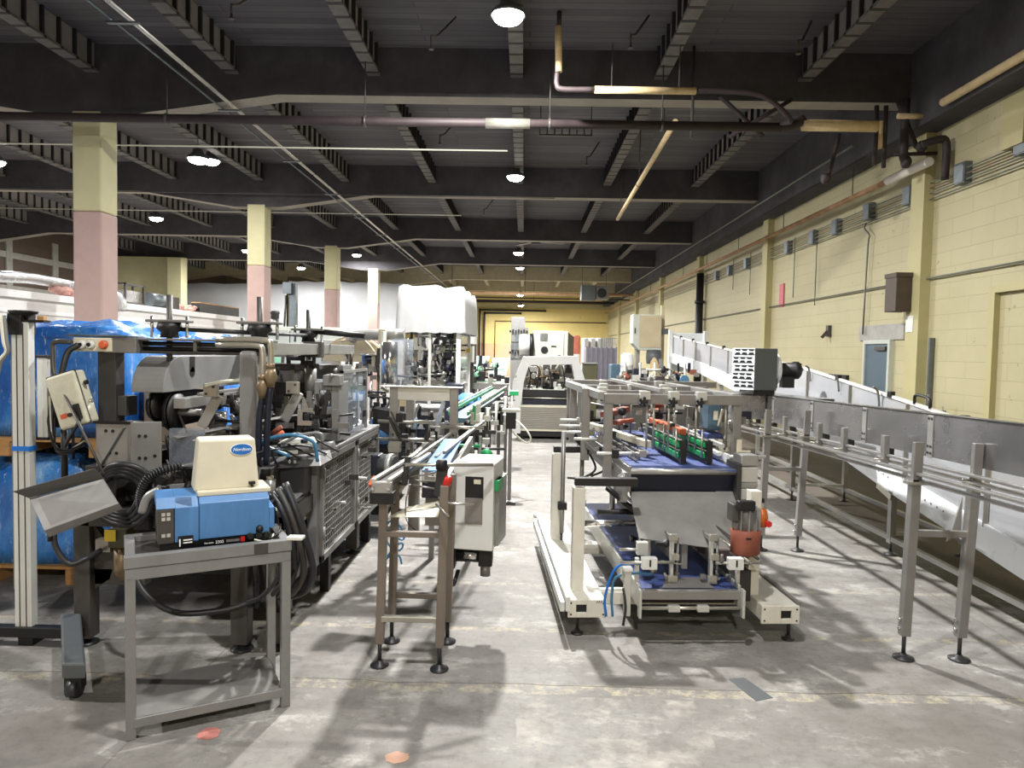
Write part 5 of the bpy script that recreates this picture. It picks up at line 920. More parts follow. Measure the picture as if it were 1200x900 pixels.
# ================================================================ WHITE ARCH MACHINE
AY = 13.3
am = thing('arch_machine', 'machine with white arch front and mesh lower panel at the aisle end', 'machine', (.55, AY, 0))
def ap(name, m, b, bev=.006, par=None): return b.build(name, m, par or am, bev)
def A(px, py): p = at(px, py, AY); return (p.x, AY, p.z)
out = [A(598, 477), A(601, 447), A(613, 418), A(677, 417), A(686, 447), A(686, 462)]; inn = [A(610, 477), A(614, 447), A(620, 428), A(670, 427), A(674, 447), A(674, 462)]
for i in range(5): ap('arch_panel', 'white', MB().prism([out[i], out[i + 1], inn[i + 1], inn[i]], (0, .25, 0)))
ap('left_column', 'white', MB().prism([A(598, 477), A(609, 477), A(610, 508), A(602, 508)], (0, .2, 0))); lo = A(608, 505); hi = A(672, 476)
ap('lower_frame', 'cream', MB().box(lo[0] - .02, hi[0] + .02, AY + .02, AY + .1, lo[2], hi[2])); b = MB()
z = lo[2] + .05
while z < hi[2] - .03: b.box(lo[0] + .03, hi[0] - .03, AY + .005, AY + .02, z, z + .012); z += .026
ap('mesh_panel', 'stainless_leg', b, 0); ap('cabinet_back', 'steel_dark', MB().box(lo[0] - .05, hi[0] + .15, AY + .12, AY + 1.6, .15, hi[2])); ap('skirt', 'black', MB().box(lo[0], hi[0], AY + .05, AY + 1.5, .05, .2)); foot(am, lo[0] + .05, AY + .05, .2, .06); foot(am, hi[0] - .05, AY + .05, .2, .06)
for y0, y1, m in ((458, 468, 'black'), (466, 476, 'navy')): p, q = A(612, y1), A(676, y0); ap('drive_belt', m, MB().box(p[0], q[0], AY + .25, AY + .32, p[2], q[2] - .01), 0)
p, q = A(612, 467), A(676, 466); ap('tie_rod', 'zinc', MB().cyl((p[0], AY + .22, p[2]), (q[0], AY + .22, p[2]), .012), 0); p, q = A(612, 456), A(676, 429); ap('inner_back', 'steel_dark', MB().box(p[0], q[0], AY + 1.2, AY + 1.25, p[2], q[2]))
for i in range(22):
    x = p[0] + .05 + (q[0] - p[0] - .1) * ((i * 7) % 22) / 22; zz = p[2] + .04 + (q[2] - p[2] - .1) * ((i * 5) % 9) / 9; k = i % 4
    if k == 0: ap('guide_rod', 'zinc', MB().cyl((x, AY + .5, p[2]), (x, AY + .5, q[2]), .014, 8), 0)
    elif k == 1: ap('valve_block', 'brass', MB().cbox((x, AY + .6, zz), .09, .06, .07))
    elif k == 2: ap('sensor', 'white', MB().cbox((x, AY + .45, zz), .06, .05, .1))
    else: ap('hose', 'black', MB().tube([(x, AY + .4, q[2]), (x + .06, AY + .38, zz), (x + .02, AY + .45, p[2])], .014, 6), 0)
b = MB(); c_ = V(A(604, 441)); b.lathe(c_ + V((0, -.002, 0)), (0, 1, 0), [(0, .03), (.004, .03)], 6); ap('front_badge', 'steel_light', b, 0)
ap('right_panel', 'cream', MB().box(A(684, 462)[0] - .05, A(686, 462)[0], AY + .02, AY + 1.5, .15, A(686, 462)[2]))
clutter(am, A(612, 456)[0] + .1, A(676, 456)[0] - .1, AY + .4, AY + 1.0, A(612, 458)[2], A(612, 430)[2], 40, ('zinc', 'black', 'brass', 'steel_mid', 'white'), 35, 1.6)
# grey machine behind
GY = 16.5; a, c = at(624, 440, GY), at(666, 388, GY)
gb = thing('grey_cube_machine', 'light grey cubic machine with a vent grille and round fan behind the white arch', 'machine', ((a.x + c.x) / 2, GY, 0))
MB().prism([(a.x, GY, 0.05), (c.x, GY, .05), (c.x, GY, c.z), (a.x, GY, c.z)], (0, 1.5, 0)).build('body', 'cabinet', gb, .015); d = at(673, 395, GY + .4)
MB().prism([(c.x + .004, GY + .1, .05), (d.x, GY + .5, .05), (d.x, GY + .5, d.z), (c.x + .004, GY + .1, c.z - .03)], (0, .9, 0)).build('side_cover', 'machine_grey', gb)
p, q = at(633, 399, GY), at(642, 390, GY); b = MB()
for i in range(7): b.box(p.x, q.x, GY - .015, GY, p.z + (q.z - p.z) * i / 7, p.z + (q.z - p.z) * (i + .55) / 7)
b.build('vent_grille', 'machine_grey', gb); p = at(638, 410, GY); MB().lathe((p.x, GY + .0, p.z), (0, -1, 0), [(0, .085), (.01, .085), (.012, .075)], 20).build('fan_ring', 'steel_dark', gb); MB().cyl((p.x, GY - .014, p.z), (p.x, GY - .005, p.z), .07, 20).build('fan_grille', 'black', gb); p = at(649, 406, GY); MB().box(p.x - .06, p.x + .06, GY - .006, GY, p.z - .015, p.z + .015).build('name_plate', 'black', gb)
MB().box(c.x - .1, c.x - .09, GY - .006, GY, a.z, c.z - .05).build('door_seam', 'steel_dark', gb)
t = thing('motor_drum', 'black-backed pale drum unit standing left of the grey cubic machine', 'machine', (a.x - .2, GY, 0)); MB().cyl((a.x - .32, GY, 1.8), (a.x - .08, GY, 1.8), .25, 20).build('drum', 'white', t); MB().cyl((a.x - .08, GY, 1.8), (a.x - .0, GY, 1.8), .28, 20).build('flange', 'black', t); MB().box(a.x - .3, a.x - .05, GY - .1, GY + .1, 0, 1.6).build('stand', 'steel_mid', t)
# control panel array on the back wall line
a, c = at(595, 420, 26), at(617, 383, 26)
t = thing('control_board', 'tall white board crowded with grey modules and black plugs before the back wall', 'control panel', ((a.x + c.x) / 2, 26, 0))
MB().box(a.x + .1, c.x - .05, 26, 26.3, 0, c.z + .35).build('board', 'machine_grey', t, .01); q = at(613, 387, 26); MB().box(q.x - .15, q.x + .2, 25.96, 26, q.z - .2, q.z + .1).build('screen', 'steel_mid', t)
for i in range(4):
    for j in range(3): MB().box(a.x + .12 + .14 * i, a.x + .24 + .14 * i, 25.95, 26, c.z - .55 - .3 * j, c.z - .3 - .3 * j).build('module', 'galv' if (i + j) % 3 else 'steel_mid', t)
for i in range(7):
    for z in (c.z - .18, c.z - .95): MB().cbox((a.x + .08 + .1 * i, 25.93, z + .03 * (i % 2)), .07, .08, .09).build('plug', 'black', t)
# containers right of the arch
a, c = at(687, 445, 21), at(722, 408, 21)
t = thing('metal_container', 'purple-grey ribbed metal container at the far right of the arch machine', 'container', ((a.x + c.x) / 2, 21.5, 0)); MB().box(a.x, c.x, 21, 22.2, .12, c.z).build('container_body', 'purple_grey', t, .01)
for i in range(7): x = a.x + (c.x - a.x) * i / 6; MB().box(x - .03, x + .03, 20.95, 21, .12, c.z + .03).build('rib', 'purple_grey', t)
MB().box(a.x, c.x, 20.98, 22.2, 0.0, .12).build('skid', 'steel_dark', t); p, q = at(707, 408, 22.5), at(723, 396, 22.5)
b = MB(); n = 7
for i in range(n + 1): b.box(p.x + (q.x - p.x) * i / n - .012, p.x + (q.x - p.x) * i / n + .012, 22.5, 22.52, 0.1, q.z)
for i in range(12): b.box(p.x, q.x, 22.5, 22.52, .1 + (q.z - .12) * i / 11, .12 + (q.z - .12) * i / 11)
t = thing('wire_cage', 'white wire cage standing behind the purple-grey container', 'cage', ((p.x + q.x) / 2, 22.5, 0)); b.build('cage_mesh', 'alu_white', t); MB().box(p.x - .02, q.x + .02, 22.45, 23.4, 0, .1).build('cage_base', 'steel_mid', t); MB().box(p.x, q.x, 23.3, 23.35, .1, q.z).build('cage_back', 'concrete_grey', t)
for i, (x0, x1, l) in enumerate(((684, 690, 'left white liquid tote behind the purple-grey container'), (692, 698, 'middle white liquid tote behind the purple-grey container'), (700, 706, 'right white liquid tote behind the purple-grey container'))):
    p, q = at(x0, 410, 23.5), at(x1, 396, 23.5); t = thing('liquid_tote', l, 'tote', ((p.x + q.x) / 2, 24, 0), 0, 'white totes by the back wall'); MB().box(p.x, q.x, 23.5, 24.5, .12, q.z).build('tank', 'white', t, .03); MB().box(p.x - .02, q.x + .02, 23.5, 24.5, 0, .12).build('base', 'steel_mid', t)
a, c = at(672, 420, 19), at(680, 393, 19); t = thing('orange_wrapped_stack', 'orange and white bundle on a stand right of the grey cubic machine', 'bundle', ((a.x + c.x) / 2, 19, 0)); MB().box(a.x, c.x, 19, 19.4, a.z, c.z).build('bundle', 'salmon', t, .04); MB().box(a.x, c.x, 18.98, 19.4, a.z - .2, a.z + .12).build('white_wrap', 'white', t, .03); MB().box(a.x, c.x, 19, 19.4, 0, a.z - .2).build('stand', 'steel_mid', t)
a, c = at(684, 452, 17), at(700, 427, 17); t = thing('yellow_grey_box', 'dull brown machine cover right of the white arch', 'machine', ((a.x + c.x) / 2, 17, 0)); MB().box(a.x, c.x, 17, 17.6, .1, c.z).build('body', 'olive', t, .02); MB().box(a.x - .02, c.x + .02, 16.98, 17.62, c.z, c.z + .04).build('lid', 'machine_grey', t, .01); MB().box(a.x, c.x, 17, 17.6, 0, .1).build('plinth', 'black', t)
a, c = at(716, 447, 13), at(731, 427, 13); t = thing('blue_grey_unit', 'blue-grey box unit on legs behind the aluminium frame machine', 'machine', ((a.x + c.x) / 2, 13, 0)); MB().box(a.x, c.x, 13, 13.4, .7, c.z).build('casing', 'blue_motor', t, .02); MB().box(a.x + .03, c.x - .03, 13.05, 13.35, .0, .7).build('stand', 'steel_dark', t); MB().box(a.x + .05, a.x + .15, 12.99, 13, 1.1, 1.2).build('panel', 'steel_dark', t)
# pale enclosure on a stand with ducting
EY = 12.95; a, c = at(741, 410, EY), at(776, 369, EY)
t = thing('hanging_enclosure', 'pale grey control enclosure raised on a post at the right of the aisle', 'cabinet', ((a.x + c.x) / 2, EY + .2, 0))
MB().prism([(a.x, EY, a.z + .12), (a.x + .12, EY, a.z), (c.x, EY, a.z - .02), (c.x, EY, c.z), (a.x, EY, c.z)], (0, .35, 0)).build('enclosure_body', 'cabinet', t, .01); MB().box(a.x + .12, c.x - .01, EY - .012, EY, a.z + .05, c.z - .02).build('door', 'beige_disc', t, .004); MB().box(a.x + .03, a.x + .05, EY - .02, EY, a.z + .3, a.z + .4).build('latch', 'steel_dark', t)
for x in (a.x + .1, c.x + .02): MB().box(x, x + .07, EY + .2, EY + .28, 0, (a.z + .1) if x < c.x else 2.55).build('post', 'beige_disc' if x > c.x else 'steel_light', t)
MB().cyl((c.x - .25, EY, a.z - .12), (c.x - .02, EY, a.z - .12), .13, 16).build('blower_housing', 'charcoal', t); MB().tube([(c.x - .15, EY - .05, a.z - .1), (c.x - .12, EY - .1, a.z - .45), (c.x - .3, EY - .1, a.z - .65), (c.x - .28, EY - .1, a.z - .85)], .075, 14).build('flexible_hose', 'insul', t)
MB().box(c.x - .05, c.x + .14, EY + .1, EY + .3, 2.02, 2.12).build('pole_clamp', 'galv', t)
# back lane machine under the enclosure
t = thing('drum_machine', 'cluttered low machine with a white ribbed drum under the raised enclosure', 'machine', (1.95, 12.0, 0))
a = at(735, 455, 12); MB().lathe((a.x + .0, 12.1, 1.2), (0, 0, 1), [(0, .11), (.1, .11), (.11, .12), (.13, .11), (.24, .11), (.25, .12), (.27, .11), (.42, .11), (.46, .06)], 18).build('ribbed_drum', 'white', t); MB().box(1.45, 2.9, 11.8, 12.6, .8, .95).build('deck', 'stainless', t); MB().box(1.5, 2.85, 11.85, 12.5, .05, .8).build('cabinet', 'steel_dark', t)
for i in range(14): MB().cbox((1.6 + .09 * i, 11.8, 1.0 + .07 * (i % 4)), .07, .1, .12).build('clamp_block' if i % 2 else 'motor', ('zinc', 'black', 'navy', 'steel_mid', 'terracotta')[i % 5], t, .006)
for i in range(5): MB().cyl((1.7 + .25 * i, 11.9, .95), (1.7 + .25 * i, 11.9, 1.5), .02).build('upright', 'alu', t)
clutter(t, 1.5, 2.9, 11.7, 12.0, .98, 1.4, 60, ('zinc', 'black', 'navy', 'steel_mid', 'terracotta', 'alu'), 36, 1.5)
MB().lathe((2.62, 11.6, 1.22), (.6, -1, 0), [(0, .1), (.02, .1)], 20).build('blue_disc', 'blue_hose', t); MB().box(2.2, 2.33, 11.7, 11.9, 1.05, 1.28).build('dark_crate', 'pipe_brown', t); MB().box(1.85, 2.1, 11.9, 12.2, 1.0, 1.4).build('blue_case', 'navy', t, .01)
# ================================================================ GROUPING CONVEYOR (right of the aisle)
RA = math.radians(3.7)
gr = thing('grouping_machine', 'machine with blue belt, green and orange guides and aluminium frame on white floor beams', 'machine', (.95 * .945, 4.3 * .945, .091), RA, None, .945)
RW = wm(gr)
def rp(name, m, b, bev=.004, par=None):
    b.F = RW; return b.build(name, m, par or gr, bev)
# white floor beams with open end plates
def floor_beam(x0, x1, y0, y1, s):
    b = MB(); b.box(x0, x1, y0 + .008, y1, .04, .14); fb = rp('floor_beam', 'white_paint', b, .006)
    xe = x0 - s * .0
    b = MB(); p0, p1 = (x0 - .005, x1 + .005); z0, z1 = .03, .14
    wx0, wx1 = (p0 + .05, p0 + .115) if s < 0 else (p1 - .115, p1 - .05)
    for c in ((p0, wx0, z0, z1), (wx1, p1, z0, z1), (wx0, wx1, z0, z0 + .03), (wx0, wx1, z1 - .03, z1)): b.box(c[0], c[1], y0 - .012, y0 + .008, c[2], c[3])
    ep_ = rp('end_plate', 'white_paint', b, .003, fb); rp('end_opening', 'black', MB().box(wx0, wx1, y0 + .003, y0 + .009, z0 + .025, z1 - .025), 0, fb)
    for x in (p0 + .018, p1 - .018):
        for z in (z0 + .02, z1 - .02): rp('bolt_hole', 'black', MB().cyl((x, y0 - .014, z), (x, y0 - .011, z), .006, 8), 0, fb)
    return fb
fb1 = floor_beam(-.645, -.42, .02, 2.05, -1); fb2 = floor_beam(.52, .745, -.08, 2.0, 1)
for x in (-.70, -.665): rp('guide_track', 'alu_white', MB().box(x, x + .028, .0, 2.1, .07, .16 if x > -.69 else .13), .003, fb1)
rp('track_stop', 'white', MB().cyl((-.685, 2.1, .15), (-.685, 2.1, .19), .016), 0, fb1); rp('guide_track', 'steel_mid', MB().box(.75, .775, -.05, 1.9, .12, .15), .003, fb2)
for x, y in ((-.60, .02), (.70, -.07), (-.5, 1.95), (.6, 1.9)): foot(gr, x + .02, y + .06, .06, .04, F=RW, z0=-.0963)
for y in (.18, 1.30): rp('cross_member', 'white_paint', MB().box(-.42, .55, y, y + .1, .05, .13))
# white uprights and arms
for y, z in ((.16, .80), (1.42, .83)): rp('upright', 'white_paint', MB().box(-.61, -.535, y, y + .08, .135, z), .004)
for y, z, x1 in ((.17, .81, -.2), (1.43, .84, -.17)): rp('arm', 'black', MB().box(-.60, x1, y, y + .06, z, z + .05), .004)
rp('upright', 'white_paint', MB().box(.505, .575, .11, .19, .135, .80)); rp('upright', 'white_paint', MB().box(.576, .60, .14, .18, .60, .72)); rp('post_cap', 'black', MB().box(.572, .604, .135, .185, .72, .75))
rp('amber_lamp', 'amber', MB().lathe((.585, .12, .575), (0, 0, 1), [(0, .03), (.06, .035), (.1, .03), (.115, .015)], 16), 0); rp('lamp_base', 'red', MB().cyl((.61, .12, .60), (.61, .07, .60), .02), 0)
for x, y in ((-.53, 1.38), (-.36, 1.5)): o = rp('support_tube', 'stainless_leg', MB().cyl((x, y, .2), (x, y, 1.02), .018, 12), 0); rp('tube_clamp', 'black', MB().cbox((x, y, .42), .07, .06, .06), .004, o); foot(gr, x, y, .2, .045, o, F=RW, z0=-.0963)
# main belt table
tz = .885
rp('belt', 'blue_belt', MB().box(-.19, .53, .40, 2.75, tz - .02, tz)); rp('table_edge', 'steel_light', MB().cyl((-.20, .40, tz - .016), (.54, .42, tz - .016), .02, 14), 0)
rp('side_plate', 'stainless_leg', MB().box(-.215, -.195, .40, 2.8, .73, .9)); rp('side_plate', 'stainless_leg', MB().box(.535, .555, .42, 2.8, .73, .9)); rp('front_apron', 'navy', MB().prism([(-.19, .42, .86), (.53, .42, .86), (.53, .47, .72), (-.19, .47, .72)], (0, .02, 0))); rp('belt_underside', 'black', MB().box(-.18, .52, .48, 2.7, .72, .75))
rp('side_bearing', 'steel_light', MB().lathe((-.22, .47, .81), (-1, 0, 0), [(0, .05), (.02, .05), (.03, .03), (.05, .02)], 14), 0); rp('side_bearing', 'steel_light', MB().lathe((.56, .47, .82), (1, 0, 0), [(0, .045), (.03, .045), (.04, .02)], 14), 0); rp('side_cheek', 'stainless_leg', MB().prism([(-.235, .40, .86), (-.235, .40, .66), (-.235, .6, .62), (-.235, 1.0, .8), (-.235, 1.0, .86)], (.02, 0, 0)))
rp('drop_chute', 'steel_light', MB().prism([(-.19, .46, .725), (.52, .46, .725), (.46, .04, .43), (-.20, .10, .50)], (0, .01, -.008)), 0)
rp('chute_side', 'steel_light', MB().prism([(.40, .47, .73), (.54, .47, .73), (.56, .3, .52), (.48, .1, .46)], (.004, .0, 0)), 0)
# lower belt
lz = .245
rp('lower_belt', 'blue_belt', MB().box(-.23, .36, -.08, 2.3, lz - .02, lz)); rp('lower_side', 'alu', MB().box(-.25, -.232, -.1, 2.35, .14, .27)); rp('lower_side', 'alu', MB().box(.362, .38, -.1, 2.35, .14, .27)); rp('nose_plate', 'stainless_leg', MB().box(-.23, .36, -.13, -.09, .19, .245)); rp('nose_slope', 'steel_mid', MB().prism([(-.1, -.09, .248), (.22, -.09, .248), (.17, .02, .275), (-.04, .02, .275)], (0, 0, .006)))
rp('roller', 'pipe_brown', MB().cyl((-.22, -.05, .165), (.35, -.05, .165), .02), 0)
rp('front_rod', 'zinc', MB().cyl((-.23, -.14, .145), (.37, -.14, .145), .011, 10), 0)
for x in (-.04, .135): rp('rod_clamp', 'alu', MB().cbox((x, -.145, .145), .07, .035, .038))
for x in (-.245, .375): rp('end_bracket', 'alu', MB().box(x - .008, x + .008, -.17, -.12, .09, .26)); rp('bracket_post', 'alu', MB().box(x - .012, x + .012, -.06, -.03, .2, .42))
for i, (x0, x1) in enumerate(((-.36, -.03), (.22, .5))):
    rp('guide_rod', 'zinc', MB().cyl((x0, -.10, .405), (x1, -.09, .405), .009, 10), 0); xm = -.19 if i == 0 else .33
    k = rp('rod_block', 'white', MB().cbox((xm, -.12, .41), .09, .05, .07)); rp('block_slot', 'black', MB().box(xm - .004, xm + .006, -.148, -.144, .395, .435), 0, k)
    xg = -.02 if i == 0 else .225
    g = rp('lane_guide', 'alu', MB().box(xg - .012, xg + .008, -.02, .02, .26, .55)); rp('guide_pad', 'zinc', MB().cbox((xg, -.025, .28), .06, .03, .05), .004, g); rp('guide_pad', 'zinc', MB().cbox((xg, -.025, .54), .05, .03, .04), .004, g); rp('guide_stud', 'steel_mid', MB().cyl((xg + .03, -.02, .27), (xg + .03, -.02, .54), .008, 8), 0, g); rp('guide_pad', 'zinc', MB().cbox((xg + .015, -.025, .42), .045, .03, .04), .004, g)
    rp('lane_rail', 'steel_dark', MB().bar((xg, .0, .42), (xg - .02, 1.6, .42), .012, .06)); rp('lane_rail', 'steel_mid', MB().bar((xg, .0, .52), (xg - .02, 1.6, .52), .012, .03)); rp('lane_post', 'alu', MB().box(xg - .1, xg - .06, .28, .32, .25, .58))
rp('guide_rod', 'zinc', MB().cyl((-.34, .02, .45), (-.16, .02, .45), .009, 10), 0); rp('rod_block', 'alu', MB().cbox((-.2, .02, .46), .07, .05, .08)); rp('rod_block', 'alu', MB().cbox((-.31, -.05, .33), .06, .05, .08))
rp('height_column', 'alu', MB().box(-.335, -.295, -.13, -.09, .09, .36)); rp('column_cap', 'white', MB().cbox((-.315, -.11, .37), .055, .055, .02)); rp('hand_knob', 'black', MB().lathe((.29, .1, .50), (0, 0, -1), [(0, .012), (.03, .012), (.04, .03), (.07, .03)], 12), 0); rp('hand_knob', 'black', MB().lathe((-.13, -.02, .50), (1, 0, 0), [(0, .012), (.05, .012), (.06, .025), (.08, .02)], 12), 0)
for k, (c, z) in enumerate((('blue_wire', .36), ('blue_hose', .30))): rp('air_hose', c, MB().tube([(-.42 + .04 * k, -.02, .05), (-.43 + .04 * k, -.03, .18), (-.37, -.05, z), (-.24, -.06, z + .03), (-.15, -.05, z + .02)], .008, 8), 0)
rp('air_hose', 'rubber', MB().tube([(-.34, -.12, .26), (-.33, -.15, .15), (-.34, -.14, .04)], .008, 8), 0)
# long lower cross tubes
rp('idler_tube', 'chrome', MB().cyl((-.535, .46, .50), (-.1, .5, .50), .022, 14), 0); rp('idler_tube', 'black', MB().cyl((-.38, .6, .55), (-.05, .62, .55), .02, 14), 0); rp('tube_clamp', 'black', MB().cbox((-.52, .46, .5), .035, .07, .09)); rp('hanger_tube', 'stainless_leg', MB().cyl((-.25, .75, .5), (-.25, .75, .76), .02), 0)
rp('diagonal_strut', 'stainless_leg', MB().bar((-.42, 1.5, .97), (-.14, .55, .76), .025, .04)); rp('diagonal_strut', 'black', MB().bar((-.30, .7, .70), (-.1, .40, .55), .03, .03)); rp('crank_head', 'black', MB().bar((-.42, 1.45, .98), (-.32, 1.3, .87), .05, .06)); rp('crank_fork', 'steel_light', MB().cbox((-.3, 1.3, .88), .08, .06, .05))
rp('cable', 'black', MB().tube([(-.34, 1.3, .87), (-.3, 1.2, .75), (-.4, 1.2, .68), (-.5, 1.3, .66)], .009), 0); rp('cable', 'black', MB().tube([(-.28, 1.3, .9), (-.22, 1.2, .76), (-.34, 1.15, .70)], .009), 0)
rp('inner_panel', 'stainless_leg', MB().box(-.2, -.02, .60, .62, .75, .87)); rp('inner_panel', 'cream', MB().box(-.16, -.03, .9, .92, .78, .87))
# left cluster of pale rods beside the frame
for i, (x0, x1, y, z) in enumerate(((-.50, -.30, 1.9, 1.06), (-.53, -.30, 1.7, 1.03), (-.50, -.26, 1.5, 1.0), (-.46, -.22, 1.3, .97), (-.36, .0, .80, .93))): rp('guide_rod', 'alu_white', MB().cyl((x0, y, z), (x1, y, z), .012, 10), 0); rp('rod_clamp', 'zinc', MB().cbox((x1 - .03, y, z), .05, .05, .05))
rp('rod_clamp', 'black', MB().cbox((-.23, .79, .93), .05, .05, .06)); rp('guide_rod', 'alu_white', MB().cyl((-.2, .80, .93), (.02, .82, .93), .012, 10), 0); rp('guide_rod', 'alu_white', MB().cyl((.56, .70, .93), (.85, .74, .93), .012, 10), 0); rp('rod_clamp', 'zinc', MB().cbox((.66, .72, .93), .06, .06, .06))
# aluminium superstructure
for x, y in ((-.31, .80), (.63, .80)): rp('frame_post', 'stainless_leg', MB().box(x, x + .06, y, y + .05, .72, 1.35))
rp('frame_beam', 'stainless_leg', MB().box(-.31, .69, .79, .86, 1.29, 1.36))
for x, y in ((-.40, 1.3), (-.37, 1.5), (-.35, 1.75), (-.33, 2.0), (-.35, 2.4), (-.33, 2.78)): rp('frame_post', 'stainless_leg', MB().box(x, x + .065, y, y + .05, .80, 1.37))
for x, y in ((.66, 1.2), (.70, 1.6), (.74, 2.0), (.78, 2.4), (.95, 2.78)): rp('frame_post', 'stainless_leg', MB().box(x, x + .075, y, y + .05, .72, 1.35))
rp('frame_beam', 'stainless_leg', MB().box(-.34, 1.17, 2.76, 2.84, 1.32, 1.38)); rp('frame_beam', 'stainless_leg', MB().box(-.30, .80, 1.9, 1.97, 1.31, 1.37)); rp('frame_beam', 'stainless_leg', MB().box(-.36, .75, 1.30, 1.36, 1.30, 1.36))
rp('long_beam', 'steel_light', MB().box(-.35, -.29, .86, 2.8, 1.31, 1.37)); rp('long_beam', 'steel_light', MB().box(.64, .70, .86, 2.8, 1.31, 1.37)); rp('long_beam', 'steel_light', MB().box(.1, .14, .86, 2.8, 1.37, 1.40))
def hand_star(x, y, z, m='black'):
    b = MB(); b.lathe((x, y, z), (0, -1, 0), [(0, .012), (.025, .012), (.025, .02), (.05, .018)], 10)
    for k in range(5): a = 2 * PI * k / 5; b.cyl((x + .02 * math.cos(a), y - .03, z + .02 * math.sin(a)), (x + .034 * math.cos(a), y - .035, z + .034 * math.sin(a)), .010, 8)
    return rp('star_knob', m, b, 0)
for x, y in ((-.05, .78), (.16, .78), (.36, .78), (.10, 1.88), (.38, 1.88), (-.15, 1.88), (.0, 2.74), (.3, 2.74), (.55, 2.74), (-.27, 1.28), (.25, 1.28)):
    hand_star(x, y - .02, 1.31); rp('beam_clamp', 'alu', MB().cbox((x + .02, y + .0, 1.355), .07, .07, .06))
for x in (.0, .05, .16, .20, .36, .58): rp('drop_rod', 'zinc', MB().cyl((x, .82, .96), (x, .82, 1.36), .008, 8), 0)
for x in (.02, .12, .3, .42, .52): rp('drop_rod', 'zinc', MB().cyl((x, 1.9, .95), (x, 1.9, 1.36), .008, 8), 0)
for x in (.0, .16): rp('rod_clamp', 'black', MB().cbox((x + .03, .82, 1.14), .03, .03, .025))
# green and orange lane guides (pads on dark plates)
for i, x in enumerate((.19, .375)):
    y0 = .62; dp_ = rp('lane_plate', 'steel_dark', MB().box(x + .02, x + .026, y0 - .02, 1.7, .90, 1.06)); rp('lane_end', 'black', MB().box(x + .0, x + .04, y0 - .03, y0 - .0, .895, 1.05), .004, dp_)
    for z in (1.02, .945):
        for k in range(2): rp('green_pad', 'green', MB().bar((x - .0, y0 + .02 + .33 * k, z), (x - .0, y0 + .32 + .33 * k, z), .03, .045), .01)
    rp('pad_rail', 'alu', MB().box(x - .012, x + .012, y0 - .01, 1.7, 1.052, 1.062)); rp('pad_rail', 'zinc', MB().box(x - .012, x + .012, y0 - .01, 1.7, .978, .986))
    for y in (y0 + .03, y0 + .35): rp('pad_stud', 'zinc', MB().cyl((x - .02, y, .93), (x - .02, y, 1.13), .007, 8), 0)
for i in range(3): rp('orange_pad', 'orange', MB().bar((.31 - .01 * i, .95 + .3 * i, 1.075), (.30 - .01 * i, 1.22 + .3 * i, 1.08), .05, .05), .01)
rp('orange_pad', 'terracotta', MB().bar((.33, 1.9, 1.14), (.45, 2.2, 1.17), .1, .04), .01); rp('orange_pad', 'orange', MB().bar((.36, 2.0, 1.21), (.46, 2.3, 1.24), .1, .03), .01); rp('orange_pad', 'terracotta', MB().bar((-.12, 1.9, 1.11), (.12, 2.1, 1.15), .09, .05), .01); rp('orange_pad', 'terracotta', MB().bar((-.05, 1.7, 1.06), (.1, 1.8, 1.08), .09, .04), .01)
rp('wood_rail', 'cream', MB().bar((-.2, 2.1, 1.0), (.04, .9, .985), .05, .05)); 
for x, z, m in ((.48, .97, 'alu_white'), (.50, 1.03, 'alu')): rp('lane_rail', m, MB().bar((x + .04, .75, z - .03), (x - .04, 2.6, z + .03), .03, .03))
rp('side_skirt', 'white', MB().bar((.55, .65, .92), (.50, 1.7, .93), .015, .07))
for i in range(3):
    x = -.1 + .05 * i
    b = MB()
    for z in (.90, .945): b.bar((x, .68 + .12 * i, z), (x - .05, 2.3, z), .012, .012)
    y = .72 + .12 * i
    while y < 2.25: b.box(x - .022 * (y - .7) - .004, x - .022 * (y - .7) + .004, y, y + .012, .895, .95); y += .09
    rp('roller_fence', 'steel_mid', b, 0)
for i in range(6): rp('fence_shadow_bar', 'steel_dark', MB().bar((-.17 + .03 * i, .9 + .1 * i, .893), (-.17 + .03 * i, 1.5 + .1 * i, .893), .01, .012), 0)
clutter(gr, -.2, .5, 1.2, 2.6, .9, 1.25, 50, ('zinc', 'black', 'steel_mid', 'alu', 'machine_dark'), 37, .8, RW); clutter(gr, .54, .72, .7, 2.0, .75, 1.25, 30, ('zinc', 'black', 'steel_mid', 'cream'), 38, .8, RW); clutter(gr, -.25, .38, -.12, .5, .25, .42, 24, ('zinc', 'alu', 'steel_mid', 'black'), 39, .55, RW)
# blue motor on the right posts, hoops
rp('blue_motor', 'blue_motor', MB().box(.52, .62, 1.02, 1.25, 1.08, 1.30), .015); rp('motor_plate', 'cream', MB().box(.555, .59, 1.012, 1.02, 1.16, 1.23)); rp('motor_foot', 'blue_belt', MB().box(.51, .63, 1.0, 1.25, .98, 1.06), .008); rp('motor_fitting', 'zinc', MB().cbox((.57, .98, 1.0), .06, .05, .05))
rp('wire_hoop', 'zinc', MB().tube([(.62 + .11 * math.cos(a), .8 + .16 * math.sin(a), .875) for a in [2 * PI * i / 20 for i in range(21)]], .006, 6), 0)
